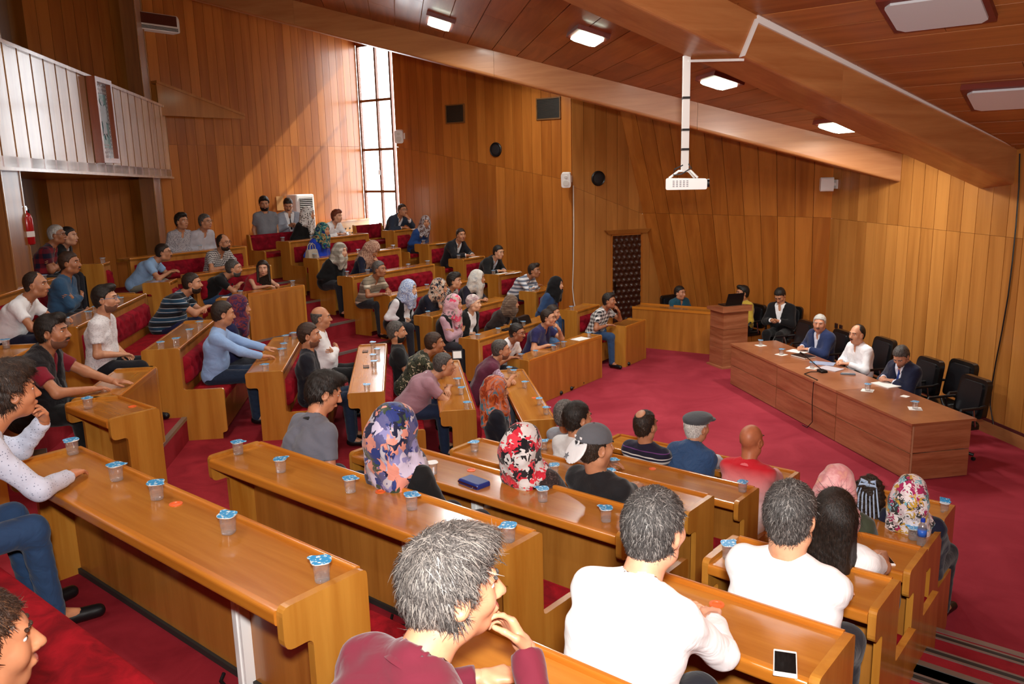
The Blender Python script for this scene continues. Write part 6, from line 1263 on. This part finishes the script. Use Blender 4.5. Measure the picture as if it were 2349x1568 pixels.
CUPS = [('AL6', 'the long desk nearest the camera', [(143, 1030), (268, 1101), (361, 1144), (525, 1222), (743, 1333)]),
 ('AL5', 'the desk behind the floral headscarf', [(547, 1041), (645, 1082), (804, 1128), (945, 1167), (1186, 1247)]),
 ('AL4', 'the desk with the blue wallet', [(836, 1033), (1245, 1149), (1390, 1195)]),
 ('AL3', 'the desk of the man in the reversed cap', [(1089, 1035), (1272, 1089), (1400, 1102)]),
 ('AL2', 'the desk behind the bald man in red', [(1248, 1030), (1407, 1074), (1716, 1130)]),
 ('AR4', 'the desk of the greying man in the white polo', [(1664, 1278)]), ('AR2', 'the desk with the water bottle', [(2094, 1236)]),
 ('N5', 'the small desk beside the red steps', [(203, 936)]),
 ('B4', 'the desk of the man in the dark striped polo', [(367, 804), (405, 793), (449, 771), (475, 752)]),
 ('B3', 'the desk of the man in the light blue shirt', [(609, 854), (646, 816), (652, 803), (657, 784), (685, 761)]),
 ('B2', 'the desk mirroring the window', [(842.5, 899), (858.6, 843), (856.5, 828), (866, 814), (856, 798)]),
 ('B1', 'the desk of the man in the dusty pink polo', [(1051, 883), (1058.5, 904), (1071.6, 940)]),
 ('B0', 'the desk of the woman in the orange headscarf', [(1169, 855), (1179, 862), (1203.7, 889), (1237.4, 928), (1258, 949)]),
 ('B5', 'the desk of the man with the thick moustache', [(153, 746), (204.6, 731), (221, 719), (286.6, 697)]),
 ('B6', 'the desk of the man in turquoise', [(29, 664), (116.5, 645)]), ('N2', 'the desk at the left edge behind the vest man', [(24, 795)]),
 ('Ma', 'the back desk beside the pillar', [(288, 601)]), ('Mf', 'the desk against the back wall', [(449, 573)]), ('Md', 'the desk of the girl in red', [(673.6, 655)]), ('Mc', 'the desk of the grey-bearded man in black', [(566, 677)]),
 ('L7', 'the desk of the polka-dot headscarf', [(648.8, 554), (715, 550), (801, 541)]), ('L6', 'the desk with the beige handbag', [(722.8, 592.5), (821.8, 581.5), (908.6, 572)]),
 ('L5', 'the desk of the pale chequered headscarf', [(796, 633), (843.5, 629.5), (936.7, 615.5), (983, 607.5)]), ('L4', 'the desk of the brown striped polo', [(981.7, 663), (1063.5, 649.5)]),
 ('L3', 'the desk of the white and blue headscarf', [(979.8, 726)]), ('L2', 'the desk of the pink floral headscarf', [(1089.4, 781), (1143, 764.5), (1175.6, 755), (1207.6, 749)]),
 ('L1', 'the far front desk', [(1190.6, 825.5), (1229, 816), (1269.5, 803.5), (1292.5, 795), (1351.5, 773.5)]),
 ('R2', 'the desk of the black headscarf', [(1309, 713)]), ('R3', 'the desk of the grey striped sweater', [(1217, 668)]), ('R4', 'the desk of the leaning man in the black jacket', [(1132, 630)]), ('R5', 'the desk with the open notebook', [(1052, 594)]), ('R6', 'the desk of the woman in the blue sweater', [(972, 559.5)])]
for key, ph, ps in CUPS:
    u = UNITS[key]
    for i, (px, py) in enumerate(ps):
        p = at(px, py, u['z']); n, t = SEC[u['sec']]; o_ = float(np.clip(n @ p[:2], u['off'] - .34, u['off'] - .075)); a_ = float(np.clip(t @ p[:2], u['a0'] + .09, u['a1'] - .09)); q = sp(u['sec'], o_, a_)
        cup((*q, u['z'] + .001), ('only water cup on ' if len(ps) == 1 else ORD[i] + ' water cup from the left on ') + ph.replace('of the man in the ', 'of the ').replace('of the woman in the ', 'of the '))
def spot(key, px, py): u = UNITS[key]; p = at(px, py, u['z']); return (p[0], p[1], u['z'] + .001)
cup(spot('AR1', 2166, 1174), 'water cup with its lid folded up at the right end desk', 'fold', R_(-40))
# open cup with spoon
c = cup(spot('AL4', 993, 1086), 'opened empty water cup with its lid bent back on the blue wallet desk', 'open')
MB().hexa([(.03, -.02, CH_ - .002), (.034, .02, CH_ - .002), (.036, .02, CH_ - .002), (.032, -.02, CH_ - .002), (.06, -.012, CH_ + .06), (.066, .018, CH_ + .06), (.068, .018, CH_ + .058), (.062, -.012, CH_ + .058)]).build('bent_lid', M['alu'], c)
# cups on the head table, each on a paper napkin
for i, (px, py, w_) in enumerate(((1744.8, 792, 'beside the lectern'), (1792.4, 813, 'before the navy suit'), (1863, 844, 'before the white shirt'), (1990, 895.5, 'before the reading man'), (2099, 937, 'at the near end'))):
    p = on_table(px, py); tag(MB().box((-.075, -.075, 0), (.075, .075, .002)).build('napkin', M['paper']), 'white paper napkin on the head table ' + w_, 'napkin', 'napkins on the head table'); o = bpy.data.objects[-1] if False else None
    nk = [q for q in COL.objects if q.name.startswith('napkin')][-1]; nk.location = (p[0], p[1], TH + .001); nk.rotation_euler = (0, 0, R_(20 + 13 * i)); cup((p[0], p[1], TH + .004), 'sealed water cup on a napkin of the head table ' + w_)
# phones, wallet, papers
def phone(loc, rz, label, white=True, sc=1.0):
    t = thing('phone', label, 'phone', loc, rz); MB().rbox((-.037 * sc, -.073 * sc, 0), (.037 * sc, .073 * sc, .008), .004).build('case', M['white'] if white else M['black'], t); MB().box((-.033 * sc, -.058 * sc, .0081), (.033 * sc, .058 * sc, .0088)).build('screen', plain('phone_screen', '15100E', .08), t); return t
AR = SECROT['A']
phone(spot('AR5', 1801, 1523), AR + R_(22), 'white phone with black screen on the lower right desk', True, 1.15)
phone(spot('AR3', 2030, 1284), AR + R_(36), 'white-edged phone on the desk of the black-haired woman', True, 1.0)
phone(spot('AL6', 92, 1040), AR + R_(70), 'black phone under the boy in the pale shirt', False, 1.0)
phone(spot('B2', 838, 806), R_(7), 'black phone at the far end of the window-mirroring desk', False)
phone(spot('B2', 840, 841), R_(10), 'black phone in the middle of the window-mirroring desk', False)
wl = thing('wallet', 'blue zipped wallet lying on the near desk', 'wallet', spot('AL4', 1088, 1110), AR + R_(-6)); MB().rbox((-.10, -.062, .0), (.10, .062, .034), .014).build('body', plain('blue_leather', '1C2F78', .35), wl); MB().box((-.098, -.0632, .008), (.098, -.058, .020)).build('zip_gusset', plain('dark_wine', '3A1020', .5), wl); MB().tube([(.06, -.066, .014), (.06, -.076, .004), (.05, -.085, .003)], .003, 6).build('zip_pull', M['steel'], wl)
bo_ = thing('water_bottle', 'small water bottle with blue cap and label on the right desk', 'bottle', spot('AR2', 2113, 1249)); MB().lathe([(.028, 0), (.030, .006), (.030, .05), (.0275, .055), (.030, .06), (.030, .125), (.024, .145), (.012, .165), (.012, .175)], 20).build('bottle', cm, bo_, smooth=True)
MB().lathe([(.0305, .068), (.0305, .118)], 20).build('label', plain('blue_label', '2A62C8', .4), bo_, smooth=True); MB().lathe([(.015, .172), (.0155, .176), (.015, .195), (.012, .198)], 16).build('cap', plain('blue_cap', '2040B0', .4), bo_)
def paper(loc, rz, label, w_=.21, h=.297, mat_=None, th=.004):
    o = MB().box((-w_ / 2, -h / 2, 0), (w_ / 2, h / 2, th)).build('papers', mat_ or M['paper']); o.location = loc; o.rotation_euler = (0, 0, rz); return tag(o, label, 'papers')
CR_ = SECROT['C']
paper(spot('L1', 1331, 777), CR_ + R_(80), 'sheet of paper at the right end of the far front desk')
paper(spot('R4', 1156, 628), CR_ + R_(75), 'white papers before the leaning man in the black jacket', .22, .3, None, .008); paper(spot('R4', 1180, 625), CR_ + R_(95), 'second sheaf of papers beside the leaning man', .2, .29, None, .006)
paper(spot('R5', 1091, 590), CR_ + R_(80), 'open notebook before the man in the black suit', .17, .24, None, .01); paper(spot('R6', 1006, 558.5), CR_ + R_(85), 'paper with a pen before the woman in the blue sweater', .2, .29)
paper(spot('L7', 785, 541.5), CR_ + R_(70), 'white pages under the auburn-haired boy', .22, .3); paper(spot('R7', 950, 526), CR_ + R_(80), 'white booklet beside the man at the window', .15, .2, None, .012)
paper(spot('Mc', 512 + 8, 681), SECROT['B'], 'folded white note at the elbow of the grey-bearded man', .1, .14)
paper((*on_table(1830, 806)[:2], TH + .001), R_(40), 'sheet of paper before the man in the navy suit'); paper((*on_table(1905, 846)[:2], TH + .001), R_(35), 'printed booklet before the man in the white shirt', .22, .3, plain('printed_page', 'C8C0C8', .5), .01)
paper((*on_table(1890, 834)[:2], TH + .001), R_(60), 'papers with a blue edge beside the microphone', .22, .3, plain('bluish_page', '9AA4C0', .5), .008); paper((*on_table(2032, 883)[:2], TH + .001), R_(20), 'curling white pages before the reading man', .22, .31, None, .012)
paper((*on_table(2076, 909)[:2], TH + .001), R_(35), 'small white card on the head table', .09, .09)
nb_ = thing('notebook', 'black hardback notebook on the head table', 'notebook', (*on_table(1843, 818)[:2], TH + .001), R_(25)); MB().box((-.11, -.15, .003), (.11, .15, .02)).build('pages', M['paper'], nb_); MB().box((-.112, -.152, .0201), (.112, .152, .024)).box((-.112, -.152, 0), (.112, .152, .003)).build('cover', M['black'], nb_)
rm = thing('remote_control', 'grey remote control on the head table', 'remote', (*on_table(1945, 859)[:2], TH + .001), R_(-15)); MB().rbox((-.1, -.026, 0), (.1, .026, .022), .01).build('case', plain('remote_grey', '6A7480', .4), rm); MB().box((-.08, -.015, .0221), (.02, .015, .025)).build('buttons', plain('button_grey', 'A0A6AC', .5), rm)
mp = on_table(1886, 853); mi = thing('microphone', 'black gooseneck microphone on the head table', 'microphone', (mp[0], mp[1], TH + .001), R_(100)); MB().rbox((-.07, -.05, 0), (.07, .05, .035), .015).build('base', M['black'], mi); MB().tube([(0, 0, .03), (-.03, .10, .10), (-.06, .25, .22), (-.07, .36, .30)], .006, 6).build('gooseneck', M['black'], mi); MB().tube([(-.07, .35, .29), (-.075, .40, .33)], [.014, .012], 10).build('capsule', M['black'], mi)
cab = [(1880, 853), (1860, 853), (1845, 858), (1840, 875)]; pts = [(*on_table(a, b_)[:2], TH + .006) for a, b_ in cab]; e0 = np.array(pts[-1]); fdw = -TN
edge = TF0 + TD * float((e0[:2] - TF0) @ TD); pts = pts[:-1] + [(*(edge + fdw * .0 + TN * .03), TH + .006), (*(edge + fdw * .03), TH - .02), (*(edge + fdw * .035), .4), (*(edge + fdw * .03 + TD * .02), .12), (*(edge + fdw * .06 - TD * .05), .02), (*(edge + fdw * .05 - TD * .2), .012)]
tag(MB().tube(pts, .006, 6).build('microphone_cable', M['black']), 'black microphone cable running down the front of the head table', 'cable')
# bags
def handbag(loc, rz, label, w_, d_, h, mat_, handle=True):
    t = thing('handbag', label, 'bag', loc, rz); m = MB().rbox((-w_ / 2, -d_ / 2, 0), (w_ / 2, d_ / 2, h), .03); m.v = [(x * (1 - .12 * z / h), y * (1 - .45 * z / h), z) for x, y, z in m.v]; m.build('bag_body', mat_, t)
    if handle:
        for s in (-1, 1): MB().tube([(-w_ * .3, s * d_ * .22, h * .9), (-w_ * .22, s * d_ * .2, h * 1.45), (0, s * d_ * .18, h * 1.7), (w_ * .22, s * d_ * .2, h * 1.45), (w_ * .3, s * d_ * .22, h * .9)], .010, 6).build('handle', mat_, t)
    return t
q = spot('L6', 716, 592); handbag((q[0], q[1], q[2]), CR_ + R_(10), 'beige handbag with two handles on a far desk', .30, .14, .17, K('A89C8E', rough=.5))
q = spot('L2', 1196, 743); handbag((q[0], q[1], q[2]), CR_ + R_(5), 'black handbag lying on the desk beside the woman in brown', .46, .18, .14, plain('bag_black', '101012', .35), False)
q = spot('L2', 1163, 757); t = thing('purse', 'small black purse on the desk of the pink headscarf', 'purse', q, CR_); MB().rbox((-.10, -.05, 0), (.10, .05, .03), .012).build('purse_body', plain('purse_black', '16161A', .3), t)
wp = bpy.data.objects
q = sp('B', FRONT['B'][4] + .62, 10.28); handbag((*q, RISE * 3 + .40), SECROT['B'], 'dark brown studded handbag on the lap of the woman in navy', .34, .18, .24, plain('bag_brown', '2A1412', .4), False)
q = sp('B', FRONT['B'][1] + .58, 9.55); handbag((*q, .45), SECROT['B'], 'black shoulder bag on the lap of the woman in the orange headscarf', .28, .16, .22, plain('bag_black2', '0C0C0E', .3), False)
q = spot('B1', 1049, 822); t = thing('tablet_stand', 'white desk sign on a black stand at the end of the second middle desk', 'sign', q, SECROT['B'] + R_(90)); MB().hexa([(-.07, -.04, .0), (.07, -.04, .0), (.07, .04, .0), (-.07, .04, .0), (-.07, -.005, .12), (.07, -.005, .12), (.07, .005, .12), (-.07, .005, .12)]).build('stand', M['black'], t); MB().hexa([(-.06, -.0395, .014), (.06, -.0395, .014), (.06, -.036, .014), (-.06, -.036, .014), (-.06, -.0105, .108), (.06, -.0105, .108), (.06, -.007, .108), (-.06, -.007, .108)]).build('card', M['paper'], t)
# --- fittings of the back wall
ncv = np.array([*SEC['C'][0]])
def fit1(name, label, cat, px, py, out=.022): p = onv(px, py, W1L, 54.5); return thing(name, label, cat, (p[0] + ncv[0] * out, p[1] + ncv[1] * out, p[2]), wallrot(ncv))
ac = fit1('wall_air_conditioner', 'wall air conditioner with a brown front panel high on the back wall', 'air conditioner', 340, 52)
MB().prism(rpoly([(-.24, -.17), (0, -.17), (0, .16), (-.19, .16), (-.24, .08)], [.04, 0, 0, .05, .03]), -.55, .50).build('housing', M['offwhite'], ac); MB().box((-.53, -.248, -.06), (.44, -.24, .13)).build('front_panel', plain('ac_brown', '4A1F14', .3), ac)
for k in range(3): MB().box((-.5, -.246, -.15 + .022 * k), (.46, -.238, -.138 + .022 * k)).build('louvre', M['dark'], ac)
p = onv(692, 500, sp('C', W1O + .28, 0), 54.5); z0 = RISE * 6; fa = thing('floor_air_conditioner', 'tall white floor air conditioner behind the standing man in grey', 'air conditioner', (p[0], p[1], z0), wallrot(ncv)); zt_ = onv(692, 446, sp('C', W1O + .42, 0), 54.5)[2] - z0
MB().rbox((-.27, -.17, 0), (.27, .17, zt_), .03).build('cabinet', M['white'], fa); MB().box((-.17, -.176, zt_ - .42), (.21, -.171, zt_ - .08)).build('outlet', M['dark'], fa)
for k in range(8): MB().box((-.17, -.19, zt_ - .40 + .042 * k), (.21, -.172, zt_ - .388 + .042 * k)).build('louvre', M['white'], fa)
for k in range(2): MB().box((-.265, -.1725, .25 + .5 * k), (.265, -.171, .255 + .5 * k)).build('panel_joint', plain('joint_grey', '9A9A98', .5) if k == 0 else bpy.data.materials['joint_grey'], fa)
p = fit1('radiator_cover', 'wooden radiator cover with round holes under the window', 'radiator cover', 790, 520, .14); rcz = RISE * 6 - p.location[2]
MB().box((-.75, -.02, rcz), (.72, .10, .14)).build('cover_panel', wood('radiator_wood', 'B07A3C', 'D0A060', 'x', .4), p); MB().box((-.78, -.05, .14), (.74, .10, .175)).build('top_board', M['desk_edge'], p)
for i in range(14):
    for j in range(4):
        m = MB().lathe([(.022, 0), (.022, .004)], 10).xf(Matrix.Translation((-.32 + .07 * i, -.0205, -.38 + .115 * j)) @ Matrix.Rotation(R_(90), 4, 'X')); m.build('hole', M['dark'], p) if i % 2 == j % 2 else None
pn_ = fit1('notice', 'pale transparent sheet on the back wall between the standing men', 'notice', 641, 466, .024); MB().box((-.10, -.003, -.16), (.10, 0, .16)).build('sheet', plain('pale_sheet', 'C89A66', .3), pn_)
# --- fire extinguisher on the left pillar
fe = thing('fire_extinguisher', 'red fire extinguisher hanging on the left pillar', 'fire extinguisher', (*(p0c + PB * .12 + SEC['B'][1] * .30), onv(55, 560, p0c, 97.5)[2]), R_(7.5))
rd = plain('extinguisher_red', 'A01018', .25, coat=.4)
MB().lathe([(.055, 0), (.07, .015), (.07, .33), (.055, .38), (.022, .41), (.02, .43)], 22).build('cylinder', rd, fe, smooth=True); MB().lathe([(.0712, .10), (.0712, .17)], 22).build('label_band', plain('ext_label', 'D8D0CC', .4), fe); MB().box((-.02, -.02, .43), (.02, .02, .47)).box((-.012, -.10, .47), (.012, .03, .485)).build('valve', M['steel'], fe); MB().tube([(0, .02, .48), (.0, -.06, .52), (0, -.12, .55)], .008).build('lever', rd, fe); MB().tube([(0, .02, .45), (0, .09, .44), (0, .105, .36), (0, .1, .2)], .011).build('hose', M['black'], fe)
# --- picture on the balcony parapet
pc_ = onv(226, 278, sp('B', -4.5, 0), 97.5); pf = thing('framed_emblem', 'framed panel with a dark eagle emblem on the balcony front', 'picture', (pc_[0] + PB[0] * .05, pc_[1] + PB[1] * .05, pc_[2]), wallrot(PB))
W_, H_ = .60, 1.12; fwm = wood('picture_frame_wood', '7A3A1C', 'A85A30', 'z', .3, .4)
for a, b_ in (((-W_ / 2 - .07, -.09, -H_ / 2 - .07), (-W_ / 2, .04, H_ / 2 + .07)), ((W_ / 2, -.09, -H_ / 2 - .07), (W_ / 2 + .07, .04, H_ / 2 + .07)), ((-W_ / 2, -.09, -H_ / 2 - .07), (W_ / 2, .04, -H_ / 2)), ((-W_ / 2, -.09, H_ / 2), (W_ / 2, .04, H_ / 2 + .07))): MB().box(a, b_).build('frame', fwm, pf)
bpm, nt, b = mat_new('ornament_border'); tc = N(nt, 'TexCoord'); vo = N(nt, 'TexVoronoi', Scale=16.0, Randomness=0.0); nt.links.new(tc.outputs['Object'], vo.inputs['Vector']); rp = ramp(nt, [(0, '2A3040'), (.3, 'C8CCD0'), (.45, '3A4458'), (.62, 'A8ACB4')], 'CONSTANT'); nt.links.new(vo.outputs['Distance'], rp.inputs[0]); nt.links.new(rp.outputs[0], b.inputs['Base Color']); b.inputs['Roughness'].default_value = .12
MB().box((-W_ / 2, -.02, -H_ / 2), (W_ / 2, 0, H_ / 2)).build('border', bpm, pf); MB().box((-W_ / 2 + .1, -.026, -H_ / 2 + .16), (W_ / 2 - .1, -.0205, H_ / 2 - .16)).build('field', plain('teal_field', '4E8C90', .1), pf)
eg = plain('eagle_dark', '23282C', .2); body = [(0, .30), (.05, .27), (.04, .20), (.12, .24), (.17, .12), (.15, -.06), (.09, -.02), (.07, -.12), (.12, -.26), (.04, -.2), (0, -.3), (-.04, -.2), (-.12, -.26), (-.07, -.12), (-.09, -.02), (-.15, -.06), (-.17, .12), (-.12, .24), (-.04, .20), (-.10, .29), (-.05, .31)]
MB().prism([(x, z + .02) for x, z in body], -.034, -.0265, axis=1).build('eagle', eg, pf); MB().box((-.12, -.03, -.37), (.12, -.0265, -.345)).build('letter_strip', eg, pf)
# --- chairs on the balcony
for i, (px, py, lb) in enumerate(((384, 236, 'dark balcony chair nearest the parapet corner'), (366, 215, 'dark balcony chair behind the other one'))):
    p = onv(px, py, sp('B', -5.05 - .35 * i, 0), 97.5); chair_o = thing('balcony_chair', lb, 'chair', (p[0], p[1], p[2] - .8), R_(7.5 - 90)); MB().rbox((-.22, -.2, .40), (.22, .22, .46), .03).build('seat', M['black'], chair_o)
    m = MB().prism(rpoly([(-.22, .5), (.22, .5), (.2, .88), (-.2, .88)], .07, 5), -.24, -.20, axis=1); m.build('backrest', M['black'], chair_o)
    for sx_ in (-1, 1):
        MB().tube([(sx_ * .21, -.22, .86), (sx_ * .22, -.2, .42), (sx_ * .22, -.24, 0)], .012, 6).build('leg', M['black'], chair_o); MB().tube([(sx_ * .22, .2, .42), (sx_ * .22, .22, 0)], .012, 6).build('leg', M['black'], chair_o)
# rolled paper and phones in hands
bpy.context.view_layer.update()
def world_of(root, p): return root.matrix_world @ Vector(tuple(map(float, p)))
